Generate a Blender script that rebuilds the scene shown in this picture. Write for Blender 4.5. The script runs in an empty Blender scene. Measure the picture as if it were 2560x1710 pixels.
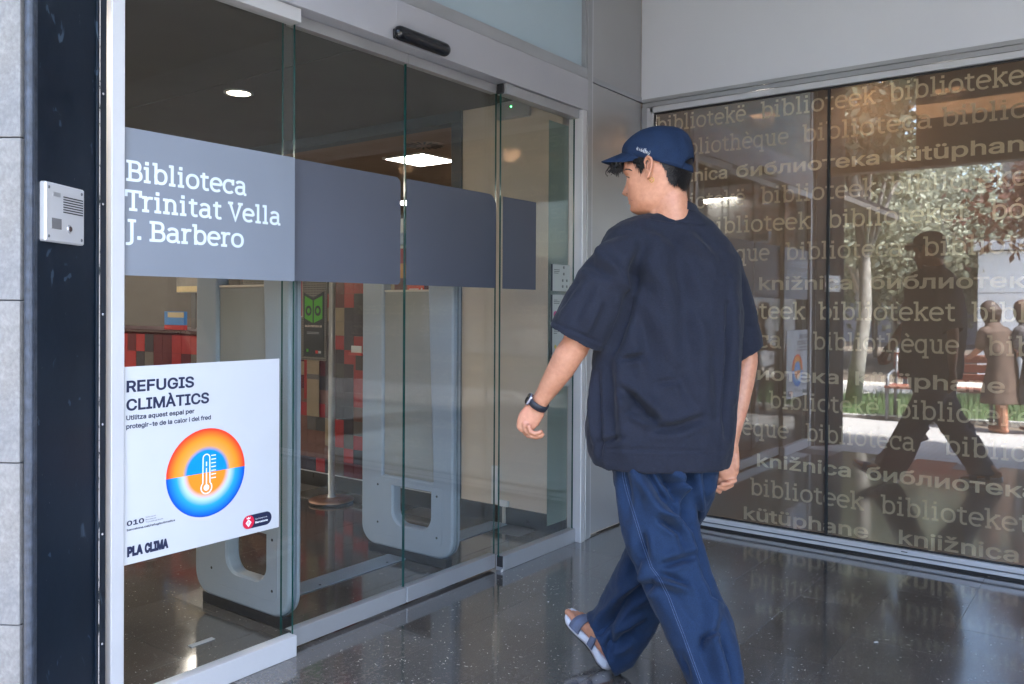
import bpy, bmesh, math, random
import numpy as np
from mathutils import Vector, Matrix, noise

sc = bpy.context.scene
col = sc.collection
RAD = math.radians
# ------------------------------------------------------------------ camera
H = 1.28
YAW = RAD(36.76); PITCH = -0.0066; ROLL = RAD(.30)
_f = np.array([math.cos(YAW) * math.cos(PITCH), math.sin(YAW) * math.cos(PITCH), math.sin(PITCH)])
_r0 = np.array([math.sin(YAW), -math.cos(YAW), 0.]); _u0 = np.cross(_r0, _f)
_r = _r0 * math.cos(ROLL) + _u0 * math.sin(ROLL); _u = -_r0 * math.sin(ROLL) + _u0 * math.cos(ROLL)
cam = bpy.data.cameras.new("camera"); camo = bpy.data.objects.new("camera", cam); col.objects.link(camo)
m = Matrix.Identity(4)
for i in range(3):
    m[i][0] = _r[i]; m[i][1] = _u[i]; m[i][2] = -_f[i]
m[0][3] = 0; m[1][3] = 0; m[2][3] = H
camo.matrix_world = m
cam.sensor_width = 36; cam.lens = 36 * 2098. / 2560.; cam.shift_y = -71. / 2560.
cam.clip_end = 400; cam.clip_start = .05
sc.camera = camo
# ------------------------------------------------------------------ sky and sun
SUN_EL, SUN_AZ = RAD(58), RAD(276)        # direction the sun stands in, measured from +x
w = bpy.data.worlds.new("World"); sc.world = w; w.use_nodes = True
nt = w.node_tree; nt.nodes.clear()
sky = nt.nodes.new('ShaderNodeTexSky'); sky.sky_type = 'NISHITA'; sky.sun_disc = False
sky.sun_elevation = SUN_EL; sky.sun_rotation = RAD(90) - SUN_AZ
sky.air_density = 1.1; sky.dust_density = 2.2; sky.ozone_density = 2.2
bg = nt.nodes.new('ShaderNodeBackground'); bg.inputs[1].default_value = .15
wo = nt.nodes.new('ShaderNodeOutputWorld')
nt.links.new(sky.outputs[0], bg.inputs[0]); nt.links.new(bg.outputs[0], wo.inputs[0])
sl = bpy.data.lights.new("sun", 'SUN'); sl.energy = 3.2; sl.angle = RAD(3); sl.color = (1, .97, .93)
so = bpy.data.objects.new("sun", sl); col.objects.link(so)
sd = Vector((math.cos(SUN_AZ) * math.cos(SUN_EL), math.sin(SUN_AZ) * math.cos(SUN_EL), math.sin(SUN_EL)))
so.rotation_euler = sd.to_track_quat('Z', 'Y').to_euler()
vs = sc.view_settings
sc.display_settings.display_device = 'sRGB'
vs.view_transform = 'Standard'; vs.look = 'None'; vs.gamma = 1; vs.use_curve_mapping = False
vs.exposure = 3.35
sc.cycles.use_denoising = True
sc.cycles.max_bounces = 10; sc.cycles.diffuse_bounces = 4; sc.cycles.glossy_bounces = 6
sc.cycles.transparent_max_bounces = 24; sc.cycles.transmission_bounces = 6
sc.cycles.caustics_reflective = False; sc.cycles.caustics_refractive = False
sc.cycles.sample_clamp_indirect = 6
sc.cycles.use_adaptive_sampling = True; sc.cycles.adaptive_threshold = .015

# ------------------------------------------------------------------ helpers
ORG = {}
def put(o, parent=None):
    col.objects.link(o)
    if parent is not None:
        o.parent = parent
    return o
def thing(name, label, cat, loc=(0, 0, 0), group=None, rz=0, local=False):
    o = bpy.data.objects.new(name, None); put(o)
    o.empty_display_size = .05
    o.location = loc; o.rotation_euler = (0, 0, rz)
    ORG[o.name] = Vector((0, 0, 0)) if local else Vector(loc)
    o['label'] = label; o['category'] = cat
    if group: o['group'] = group
    return o
def tag(o, label=None, cat=None, group=None, kind=None):
    if label: o['label'] = label
    if cat: o['category'] = cat
    if group: o['group'] = group
    if kind: o['kind'] = kind
    return o
def mk(name, verts, faces, mat, parent=None, smooth=False, mats=None, midx=None, crease=None):
    me = bpy.data.meshes.new(name)
    off = ORG.get(parent.name, Vector((0, 0, 0))) if parent is not None else Vector((0, 0, 0))
    V = np.asarray(verts, dtype=float).reshape(-1, 3) - np.array(off)
    me.from_pydata(V.tolist(), [], [list(map(int, f)) for f in faces])
    for mm in (mats or [mat]): me.materials.append(mm)
    if midx is not None: me.polygons.foreach_set('material_index', np.asarray(midx, dtype=np.int32))
    if smooth: me.polygons.foreach_set('use_smooth', np.ones(len(me.polygons), dtype=bool))
    me.update()
    o = bpy.data.objects.new(name, me); put(o, parent); ORG[o.name] = off
    return o
class MB:
    """collects pieces, builds one mesh"""
    def __init__(s): s.v = []; s.f = []; s.m = []
    def add(s, v, f, mi=0):
        n = len(s.v); s.v += [tuple(p) for p in v]; s.f += [[i + n for i in q] for q in f]; s.m += [mi] * len(f); return s
    def box(s, x0, x1, y0, y1, z0, z1, mi=0, bev=0.):
        if bev > 0:
            v, f = bevbox(x0, x1, y0, y1, z0, z1, bev); return s.add(v, f, mi)
        v = [(x, y, z) for z in (z0, z1) for y in (y0, y1) for x in (x0, x1)]
        return s.add(v, [(0, 2, 3, 1), (4, 5, 7, 6), (0, 1, 5, 4), (2, 6, 7, 3), (0, 4, 6, 2), (1, 3, 7, 5)], mi)
    def tube(s, pts, rad, n=10, mi=0, caps=True):
        pts = [Vector(p) for p in pts]
        if not hasattr(rad, '__len__'): rad = [rad] * len(pts)
        V = []; up = None
        for i, p in enumerate(pts):
            t = (pts[min(i + 1, len(pts) - 1)] - pts[max(i - 1, 0)]).normalized()
            if up is None:
                up = Vector((0, 0, 1)) if abs(t.z) < .9 else Vector((1, 0, 0))
            a = t.cross(up).normalized(); b = a.cross(t).normalized(); up = b
            for k in range(n):
                an = 2 * math.pi * k / n
                V.append(p + (a * math.cos(an) + b * math.sin(an)) * rad[i])
        F = []
        for i in range(len(pts) - 1):
            for k in range(n):
                F.append((i * n + k, i * n + (k + 1) % n, (i + 1) * n + (k + 1) % n, (i + 1) * n + k))
        if caps: F += [tuple(range(n))[::-1], tuple(range((len(pts) - 1) * n, len(pts) * n))]
        return s.add(V, F, mi)
    def lathe(s, prof, c=(0, 0, 0), n=32, mi=0):
        V = []; F = []
        for r, z in prof:
            for k in range(n):
                a = 2 * math.pi * k / n; V.append((c[0] + r * math.cos(a), c[1] + r * math.sin(a), c[2] + z))
        for i in range(len(prof) - 1):
            for k in range(n): F.append((i * n + k, i * n + (k + 1) % n, (i + 1) * n + (k + 1) % n, (i + 1) * n + k))
        return s.add(V, F, mi)
    def build(s, name, mat, parent=None, smooth=False, mats=None):
        return mk(name, s.v, s.f, mat, parent, smooth, mats, s.m if mats else None)
def bevbox(x0, x1, y0, y1, z0, z1, b):
    b = min(b, (x1 - x0) * .45, (y1 - y0) * .45, (z1 - z0) * .45)
    V = []; idx = {}
    for sx in (0, 1):
        for sy in (0, 1):
            for sz in (0, 1):
                X = (x0, x1)[sx]; Y = (y0, y1)[sy]; Z = (z0, z1)[sz]
                dx = b if sx == 0 else -b; dy = b if sy == 0 else -b; dz = b if sz == 0 else -b
                idx[sx, sy, sz, 'x'] = len(V); V.append((X, Y + dy, Z + dz))
                idx[sx, sy, sz, 'y'] = len(V); V.append((X + dx, Y, Z + dz))
                idx[sx, sy, sz, 'z'] = len(V); V.append((X + dx, Y + dy, Z))
    F = []
    g = lambda a, b_, c, k: idx[a, b_, c, k]
    for s in (0, 1):
        q = [g(s, 0, 0, 'x'), g(s, 1, 0, 'x'), g(s, 1, 1, 'x'), g(s, 0, 1, 'x')]; F.append(q if s else q[::-1])
        q = [g(0, s, 0, 'y'), g(0, s, 1, 'y'), g(1, s, 1, 'y'), g(1, s, 0, 'y')]; F.append(q if s else q[::-1])
        q = [g(0, 0, s, 'z'), g(1, 0, s, 'z'), g(1, 1, s, 'z'), g(0, 1, s, 'z')]; F.append(q if s else q[::-1])
    for s in (0, 1):
        for t in (0, 1):
            q = [g(s, t, 0, 'x'), g(s, t, 0, 'y'), g(s, t, 1, 'y'), g(s, t, 1, 'x')]; F.append(q if s == t else q[::-1])
            q = [g(0, s, t, 'y'), g(0, s, t, 'z'), g(1, s, t, 'z'), g(1, s, t, 'y')]; F.append(q if s == t else q[::-1])
            q = [g(s, 0, t, 'z'), g(s, 0, t, 'x'), g(s, 1, t, 'x'), g(s, 1, t, 'z')]; F.append(q if s == t else q[::-1])
            for r in (0, 1):
                q = [g(s, t, r, 'x'), g(s, t, r, 'y'), g(s, t, r, 'z')]; F.append(q if (s + t + r) % 2 else q[::-1])
    return V, F
def box(name, x0, x1, y0, y1, z0, z1, mat, parent=None, bev=.0):
    return MB().box(x0, x1, y0, y1, z0, z1, 0, bev).build(name, mat, parent)
def structure(o): o['kind'] = 'structure'; return o

# ------------------------------------------------------------------ materials
def nodes(name):
    m = bpy.data.materials.new(name); m.use_nodes = True
    t = m.node_tree; b = t.nodes['Principled BSDF']
    return m, t, b, t.nodes['Material Output']
def N(t, ty, **kw):
    n = t.nodes.new(ty)
    for k, v in kw.items(): setattr(n, k, v)
    return n
def coords(t, scale=(1, 1, 1), kind='Object'):
    tc = N(t, 'ShaderNodeTexCoord'); mp = N(t, 'ShaderNodeMapping'); mp.inputs['Scale'].default_value = scale
    t.links.new(tc.outputs[kind], mp.inputs[0]); return mp.outputs[0]
def ramp(t, fac, stops):
    r = N(t, 'ShaderNodeValToRGB'); e = r.color_ramp.elements
    while len(e) < len(stops): e.new(.5)
    for i, (p, c) in enumerate(stops):
        e[i].position = p; e[i].color = (*c, 1) if len(c) == 3 else c
    t.links.new(fac, r.inputs[0]); return r.outputs[0]
def noi(t, vec, s, d=4, r=.55, dist=0):
    n = N(t, 'ShaderNodeTexNoise'); n.inputs['Scale'].default_value = s; n.inputs['Detail'].default_value = d
    n.inputs['Roughness'].default_value = r; n.inputs['Distortion'].default_value = dist
    if vec is not None: t.links.new(vec, n.inputs['Vector'])
    return n.outputs[0]
def mixc(t, fac, a, b, mode='MIX'):
    n = N(t, 'ShaderNodeMix', data_type='RGBA', blend_type=mode)
    for s, v in ((0, fac), (6, a), (7, b)):
        if hasattr(v, 'links'): t.links.new(v, n.inputs[s])
        else: n.inputs[s].default_value = v if s == 0 else (*v[:3], 1)
    return n.outputs[2]
def bump(t, b, h, st=.2, dist=.01):
    n = N(t, 'ShaderNodeBump'); n.inputs['Strength'].default_value = st; n.inputs['Distance'].default_value = dist
    t.links.new(h, n.inputs['Height']); t.links.new(n.outputs[0], b.inputs['Normal']); return n
def plain(name, c, rough=.5, metal=0., var=.12, scale=8., bmp=0., bscale=60., spec=.5, coat=0.):
    m, t, b, o = nodes(name)
    v = coords(t); n = noi(t, v, scale, 5)
    k0, k1 = 1 - var, 1 + var
    t.links.new(ramp(t, n, [(.3, tuple(x * k0 for x in c)), (.7, tuple(min(x * k1, 1) for x in c))]), b.inputs['Base Color'])
    b.inputs['Roughness'].default_value = rough; b.inputs['Metallic'].default_value = metal
    b.inputs['Specular IOR Level'].default_value = spec; b.inputs['Coat Weight'].default_value = coat
    if var > 0:
        n2 = noi(t, v, scale * 2.3, 4); mr = N(t, 'ShaderNodeMapRange')
        mr.inputs['To Min'].default_value = max(rough - .08, 0.02); mr.inputs['To Max'].default_value = min(rough + .08, 1)
        t.links.new(n2, mr.inputs[0]); t.links.new(mr.outputs[0], b.inputs['Roughness'])
    if bmp > 0: bump(t, b, noi(t, v, bscale, 4), bmp, .004)
    return m
def emit(name, c, s):
    m = bpy.data.materials.new(name); m.use_nodes = True; t = m.node_tree; t.nodes.clear()
    e = N(t, 'ShaderNodeEmission'); e.inputs[0].default_value = (*c, 1); e.inputs[1].default_value = s
    o = N(t, 'ShaderNodeOutputMaterial'); t.links.new(e.outputs[0], o.inputs[0]); return m
def glass(name, tint=(.965, .98, .972), r0=.036, rough=0.0, body=None, bodyfac=0., trans=(.3, .2, .12)):
    """thin sheet: clear (or filmed) body with a Fresnel mirror on it, the same from both sides"""
    m = bpy.data.materials.new(name); m.use_nodes = True; t = m.node_tree; t.nodes.clear()
    lw = N(t, 'ShaderNodeLayerWeight'); lw.inputs[0].default_value = .5
    pw = N(t, 'ShaderNodeMath', operation='POWER'); pw.inputs[1].default_value = 5.; t.links.new(lw.outputs['Facing'], pw.inputs[0])
    ma = N(t, 'ShaderNodeMath', operation='MULTIPLY_ADD'); ma.inputs[1].default_value = 1 - r0; ma.inputs[2].default_value = r0
    t.links.new(pw.outputs[0], ma.inputs[0])
    tr = N(t, 'ShaderNodeBsdfTransparent'); tr.inputs[0].default_value = (*tint, 1)
    gl = N(t, 'ShaderNodeBsdfGlossy'); gl.inputs['Roughness'].default_value = rough
    mx = N(t, 'ShaderNodeMixShader'); t.links.new(ma.outputs[0], mx.inputs[0]); t.links.new(tr.outputs[0], mx.inputs[1]); t.links.new(gl.outputs[0], mx.inputs[2])
    o = N(t, 'ShaderNodeOutputMaterial'); t.links.new(mx.outputs[0], o.inputs[0]); return m

M = {}
M['alu'] = plain('brushed_aluminium', (.42, .43, .45), .38, .55, .06, 3, .15, 220)
M['alu_light'] = plain('satin_aluminium', (.62, .63, .66), .42, .35, .05, 3, .1, 200)
M['alu_dark'] = plain('dark_aluminium_and_recess_shade', (.16, .17, .19), .45, .5, .08, 5)  # dark metal parts; the recessed sill strip carries its shade as colour
M['header'] = plain('header_grey_paint', (.44, .45, .49), .42, .15, .04, 2, .1, 260)
M['rubber'] = plain('black_rubber', (.012, .012, .014), .6, 0, .2, 30)
M['black_plastic'] = plain('glossy_black_plastic', (.008, .009, .012), .18, 0, .1, 20)
M['wallpaint'] = plain('white_render', (.64, .67, .73), .85, 0, .03, 1.5, .25, 180)
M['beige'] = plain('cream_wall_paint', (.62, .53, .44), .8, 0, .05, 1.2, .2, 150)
M['dark_ceiling'] = plain('dark_grey_ceiling', (.105, .10, .095), .85, 0, .08, 2, .1, 100)
M['portal'] = plain('slate_portal', (.075, .095, .115), .6, 0, .06, 3)
M['glass_edge'] = plain('green_glass_edge', (.004, .055, .05), .12, 0, .3, 6)
M['glass'] = glass('clear_glass')
M['glass_b'] = glass('window_glass', (.96, .97, .97), .138)
M['skirting'] = plain('dark_skirting', (.03, .028, .026), .3, 0, .15, 8)
M['steel'] = plain('stainless', (.42, .42, .43), .38, .6, .05, 20)
M['white'] = plain('white_plastic', (.7, .7, .7), .5, 0, .04, 10)

def polished():
    m, t, b, o = nodes('polished_dark_stone')
    v = coords(t, kind='Object')
    oi = N(t, 'ShaderNodeObjectInfo')
    va = N(t, 'ShaderNodeVectorMath', operation='ADD'); sc_ = N(t, 'ShaderNodeVectorMath', operation='SCALE')
    cmb = N(t, 'ShaderNodeCombineXYZ'); t.links.new(oi.outputs['Random'], cmb.inputs[0]); t.links.new(oi.outputs['Random'], cmb.inputs[2])
    t.links.new(cmb.outputs[0], sc_.inputs[0]); sc_.inputs['Scale'].default_value = 31
    t.links.new(v, va.inputs[0]); t.links.new(sc_.outputs[0], va.inputs[1]); v = va.outputs[0]
    n1 = noi(t, v, 3, 6, .6); n2 = noi(t, v, 55, 6, .75)
    base = ramp(t, n2, [(.35, (.042, .038, .034)), (.5, (.082, .075, .068)), (.68, (.15, .135, .12))])
    base = mixc(t, .35, base, ramp(t, n1, [(.3, (.058, .055, .052)), (.7, (.13, .115, .10))]))
    tone = N(t, 'ShaderNodeMapRange'); tone.inputs['To Min'].default_value = .8; tone.inputs['To Max'].default_value = 1.15
    t.links.new(oi.outputs['Random'], tone.inputs[0])
    hs = N(t, 'ShaderNodeHueSaturation'); t.links.new(tone.outputs[0], hs.inputs['Value']); t.links.new(base, hs.inputs['Color'])
    base = hs.outputs[0]
    # pale shell flecks: stretched cells
    for sc3, th in (((70, 22, 30), .055), ((26, 60, 30), .05), ((120, 120, 60), .075)):
        mp = N(t, 'ShaderNodeMapping'); mp.inputs['Scale'].default_value = sc3; mp.inputs['Rotation'].default_value = (0, 0, .5 if sc3[0] != 26 else 1.1)
        dn = noi(t, v, 9, 2); dv = N(t, 'ShaderNodeVectorMath', operation='ADD'); 
        t.links.new(v, dv.inputs[0]); sdn = N(t, 'ShaderNodeVectorMath', operation='SCALE'); sdn.inputs['Scale'].default_value = .05
        cc = N(t, 'ShaderNodeCombineXYZ'); t.links.new(dn, cc.inputs[0]); t.links.new(dn, cc.inputs[1]); t.links.new(cc.outputs[0], sdn.inputs[0]); t.links.new(sdn.outputs[0], dv.inputs[1])
        t.links.new(dv.outputs[0], mp.inputs[0])
        vo = N(t, 'ShaderNodeTexVoronoi'); vo.inputs['Scale'].default_value = 1; t.links.new(mp.outputs[0], vo.inputs['Vector'])
        lt = N(t, 'ShaderNodeMath', operation='LESS_THAN'); lt.inputs[1].default_value = th + .04; t.links.new(vo.outputs['Distance'], lt.inputs[0])
        rnd = N(t, 'ShaderNodeSeparateColor'); t.links.new(vo.outputs['Color'], rnd.inputs[0])
        gt = N(t, 'ShaderNodeMath', operation='GREATER_THAN'); gt.inputs[1].default_value = .68; t.links.new(rnd.outputs[0], gt.inputs[0])
        mu = N(t, 'ShaderNodeMath', operation='MULTIPLY'); t.links.new(lt.outputs[0], mu.inputs[0]); t.links.new(gt.outputs[0], mu.inputs[1])
        base = mixc(t, mu.outputs[0], base, (.52, .50, .47))
    t.links.new(base, b.inputs['Base Color'])
    n3 = noi(t, v, 1.6, 5, .6)
    mr = N(t, 'ShaderNodeMapRange'); mr.inputs['From Min'].default_value = .3; mr.inputs['From Max'].default_value = .75
    mr.inputs['To Min'].default_value = .05; mr.inputs['To Max'].default_value = .20; t.links.new(n3, mr.inputs[0]); t.links.new(mr.outputs[0], b.inputs['Roughness'])
    b.inputs['Specular IOR Level'].default_value = .8; b.inputs['Coat Weight'].default_value = .55; b.inputs['Coat Roughness'].default_value = .09; b.inputs['Coat IOR'].default_value = 1.6
    bump(t, b, noi(t, v, 7, 3), .035, .01)
    return m
M['floor'] = polished()
M['joint'] = plain('tile_joint', (.12, .11, .10), .8, 0, .1, 30)
def stone():
    m, t, b, o = nodes('grey_limestone')
    v = coords(t); n1 = noi(t, v, 22, 8, .75); n2 = noi(t, v, 2.2, 4); n4 = noi(t, v, 90, 5, .8)
    c = ramp(t, n1, [(.3, (.115, .115, .12)), (.5, (.165, .165, .17)), (.66, (.235, .235, .235))])
    c = mixc(t, .35, c, ramp(t, n4, [(.35, (.09, .087, .084)), (.62, (.26, .26, .26))]))
    c = mixc(t, .3, c, ramp(t, n2, [(.35, (.24, .225, .20)), (.65, (.17, .18, .195))]))
    t.links.new(c, b.inputs['Base Color']); b.inputs['Roughness'].default_value = .75
    bump(t, b, n4, .3, .003); return m
M['stone'] = stone()
def black_steel():
    m, t, b, o = nodes('worn_black_painted_steel')
    v = coords(t); n = noi(t, v, 4, 4)
    c = ramp(t, n, [(.3, (.004, .009, .018)), (.7, (.007, .014, .026))])
    sc1 = noi(t, coords(t, (14, 14, 4)), 6, 8, .8)
    c = mixc(t, ramp(t, sc1, [(.665, (0, 0, 0)), (.68, (1, 1, 1))]), c, (.22, .20, .19))
    sc2 = noi(t, coords(t, (6, 6, 3)), 3, 3, .5, 1.)
    c = mixc(t, ramp(t, sc2, [(.67, (0, 0, 0)), (.70, (.7, .7, .7))]), c, (.05, .08, .12))
    t.links.new(c, b.inputs['Base Color']); b.inputs['Roughness'].default_value = .42; b.inputs['Specular IOR Level'].default_value = .25
    bump(t, b, noi(t, v, 40, 3), .08, .003); return m
M['black_steel'] = black_steel()
def chipped():
    m, t, b, o = nodes('chipped_edge_paint')
    v = coords(t, (1, 1, .35)); n = noi(t, v, 38, 6, .8)
    t.links.new(ramp(t, n, [(.44, (.012, .016, .022)), (.48, (.62, .58, .56)), (.6, (.66, .63, .62)), (.64, (.03, .03, .04))]), b.inputs['Base Color'])
    b.inputs['Roughness'].default_value = .6; return m
M['chipped'] = chipped()
def satin_panel():
    m, t, b, o = nodes('satin_metal_panel')
    v = coords(t, (1, 1, 1)); n = noi(t, v, 160, 3)
    t.links.new(ramp(t, noi(t, v, 2, 3), [(.3, (.46, .46, .46)), (.7, (.50, .50, .50))]), b.inputs['Base Color'])
    b.inputs['Metallic'].default_value = .7; b.inputs['Roughness'].default_value = .36
    bump(t, b, n, .04, .002); return m
M['panel'] = satin_panel()
def frosted(name, c, tr):
    m, t, b, o = nodes(name)
    v = coords(t); n = noi(t, v, 120, 4, .7); n2 = noi(t, v, 1.5, 3)
    t.links.new(ramp(t, n2, [(.3, tuple(x * .93 for x in c)), (.7, tuple(x * 1.05 for x in c))]), b.inputs['Base Color'])
    b.inputs['Roughness'].default_value = .55
    tl = N(t, 'ShaderNodeBsdfTranslucent'); tl.inputs[0].default_value = (*c, 1)
    mx = N(t, 'ShaderNodeMixShader'); mx.inputs[0].default_value = tr
    t.links.new(b.outputs[0], mx.inputs[1]); t.links.new(tl.outputs[0], mx.inputs[2]); t.links.new(mx.outputs[0], o.inputs[0])
    return m
M['band'] = frosted('grey_blue_vinyl_film', (.27, .30, .355), .25)
M['band_shaded'] = frosted('shaded_grey_blue_film', (.115, .125, .16), .22)  # same door film, the dimmer light on the right put into its colour
M['transom'] = frosted('pale_opal_glass', (.50, .57, .58), .3)
M['lettering'] = plain('pale_vinyl_lettering', (.66, .74, .80), .5, 0, .03, 10)

# ------------------------------------------------------------------ slab-serif stroke lettering
def arc(cx, cy, rx, ry, a0, a1, n=18, p=2.25):
    P = []
    for i in range(n + 1):
        a = RAD(a0 + (a1 - a0) * i / n); c, s = math.cos(a), math.sin(a)
        P.append((cx + rx * math.copysign(abs(c) ** (2 / p), c), cy + ry * math.copysign(abs(s) ** (2 / p), s)))
    return P
def glyph(ch):
    """x-height 1, ascender 1.42; returns strokes (polyline) and advance"""
    A = 1.42
    ft = lambda x, y, l=.24, r=.24: [(x - l, y), (x + r, y)]
    tp = lambda x, y: [(x - .25, y), (x + .01, y)]
    G = {
     'l': ([[(.3, 0), (.3, A)], tp(.3, A), ft(.3, 0)], .66),
     'i': ([[(.3, 0), (.3, 1)], tp(.3, 1), ft(.3, 0), ('dot', .28, 1.38)], .66),
     'b': ([[(.26, .0), (.26, A)], tp(.26, A), arc(.62, .5, .38, .5, 180, -180, 32)], 1.16),
     'o': ([arc(.54, .5, .42, .5, 0, 360, 32)], 1.08),
     't': ([[(.34, 1.32), (.34, .25)] + arc(.56, .25, .22, .25, 180, 275, 10)[1:] + [(.74, .03)], [(.06, 1), (.72, 1)]], .82),
     'e': ([arc(.53, .5, .42, .5, 0, 312, 30), [(.11, .53), (.95, .53)]], 1.06),
     'c': ([arc(.53, .5, .42, .5, 42, 315, 26), [(.86, 1.0), (.86, .74)]], 1.0),
     'a': ([[(.16, .86)] + arc(.47, .72, .33, .28, 120, 0, 10) + [(.80, .0)], arc(.45, .28, .31, .28, 75, 290, 16) + [(.8, .14)], [(.45, .57), (.8, .57)], [(.8, 0), (1.02, 0)]], 1.08),
     'k': ([[(.26, 0), (.26, A)], tp(.26, A), ft(.26, 0, .2, .2), [(.28, .45), (.84, 1)], [(.48, .62), (.90, 0)], ft(.9, 1, .22, .14), ft(.93, 0, .2, .14)], 1.1),
     'h': ([[(.26, 0), (.26, A)], tp(.26, A), ft(.26, 0), [(.26, .62)] + arc(.57, .62, .31, .38, 165, 0, 12) + [(.88, 0)], ft(.88, 0)], 1.2),
     'n': ([[(.26, 0), (.26, 1)], tp(.26, 1), ft(.26, 0), [(.26, .62)] + arc(.57, .62, .31, .38, 165, 0, 12) + [(.88, 0)], ft(.88, 0)], 1.2),
     'q': ([[(.86, 1), (.86, -.42)], ft(.86, -.42), arc(.5, .5, .38, .5, 0, 360, 32)], 1.16),
     'u': ([[(.26, 1), (.26, .35)] + arc(.56, .35, .3, .35, 180, 350, 12), tp(.26, 1), [(.86, 1), (.86, 0)], tp(.86, 1), [(.86, 0), (1.08, 0)]], 1.18),
     'r': ([[(.28, 0), (.28, 1)], tp(.28, 1), ft(.28, 0), [(.28, .55)] + arc(.62, .55, .34, .45, 170, 85, 8) + [(.78, .98)]], .84),
     'f': ([[(.32, 0), (.32, 1.15)] + arc(.56, 1.15, .24, .27, 180, 90, 8) + [(.72, 1.42)], [(.06, 1), (.66, 1)], ft(.32, 0)], .76),
     's': ([[(.8, .86)] + arc(.48, .74, .33, .26, 60, 230, 14) + arc(.5, .26, .34, .26, 60, -130, 14)], .96),
     'B': ([[(.3, 0), (.3, 1.36)], [(.04, 0), (.3, 0)], [(.04, 1.36), (.3, 1.36)], [(.3, 1.36)] + arc(.68, 1.03, .3, .33, 90, -90, 14) + [(.3, .70)], [(.3, .7)] + arc(.70, .35, .36, .35, 90, -90, 14) + [(.3, 0)]], 1.2),
     'T': ([[(.55, 0), (.55, 1.36)], [(.04, 1.36), (1.06, 1.36)], [(.06, 1.36), (.06, 1.06)], [(1.04, 1.36), (1.04, 1.06)], ft(.55, 0, .28, .28)], 1.12),
     'V': ([[(.18, 1.36), (.62, 0), (1.06, 1.36)], ft(.2, 1.36, .2, .22), ft(1.04, 1.36, .22, .2)], 1.22),
     'J': ([[(.42, 1.36), (.42, -.1)] + arc(.16, -.1, .26, .28, 0, -80, 8) + [(.02, -.38)], [(.14, 1.36), (.7, 1.36)]], .78),
     '.': ([('dot', .14, .1)], .34), ' ': ([], .46),
    }
    if ch == 'è': s, a = G['e']; return s + [[(.36, 1.5), (.62, 1.24)]], a
    if ch == 'ë': s, a = G['e']; return s + [('dot', .32, 1.36), ('dot', .76, 1.36)], a
    if ch == 'ó': s, a = G['o']; return s + [[(.46, 1.22), (.72, 1.5)]], a
    return G[ch]
def stroke_text(txt, xh, wgt, width=None):
    """returns verts (2D in metres + layer index), faces"""
    V = []; F = []; x = 0; lay = 0
    h = wgt / 2
    for ch in txt:
        S, adv = glyph(ch)
        for st in S:
            lay = (lay + 1) % 40
            if st[0] == 'dot':
                _, cx, cy = st; d = wgt * .62; n = len(V)
                V += [(x + cx - d, cy - d, lay), (x + cx + d, cy - d, lay), (x + cx + d, cy + d, lay), (x + cx - d, cy + d, lay)]; F.append((n, n + 1, n + 2, n + 3)); continue
            P = np.array(st, float); n = len(P); b = len(V)
            closed = np.linalg.norm(P[0] - P[-1]) < 1e-3 and n > 4
            ext = h if n == 2 and (abs(P[0][1] - P[1][1]) > 1e-6) and abs(P[0][0] - P[1][0]) < 1e-6 else 0
            for i in range(n):
                a = P[i - 1] if i > 0 else (P[-2] if closed else None); c = P[i + 1] if i < n - 1 else (P[1] if closed else None)
                d1 = (P[i] - a) if a is not None else None; d2 = (c - P[i]) if c is not None else None
                if d1 is None: d1 = d2
                if d2 is None: d2 = d1
                if np.linalg.norm(d1) < 1e-9: d1 = d2
                if np.linalg.norm(d2) < 1e-9: d2 = d1
                d1 = d1 / np.linalg.norm(d1); d2 = d2 / np.linalg.norm(d2)
                t = d1 + d2
                if np.linalg.norm(t) < .3: t = d1
                t /= np.linalg.norm(t); nn = np.array([-t[1], t[0]]); k = 1 / max(abs(nn @ np.array([-d1[1], d1[0]])), .5)
                p = P[i].copy()
                if ext:
                    p = p - t * h if i == 0 else p + t * h
                    # keep stems inside baseline
                V.append((x + p[0] + nn[0] * h * k, p[1] + nn[1] * h * k, lay)); V.append((x + p[0] - nn[0] * h * k, p[1] - nn[1] * h * k, lay))
            for i in range(n - 1):
                q = b + 2 * i; F.append((q, q + 1, q + 3, q + 2))
        x += adv
    V = np.array(V); s = xh / (1 + wgt)            # strokes add half a weight above and below
    V[:, 1] = (V[:, 1] + h) * s; V[:, 0] *= s
    if width: V[:, 0] *= width / (x * s)
    return V, F, (width or x * s)
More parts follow.
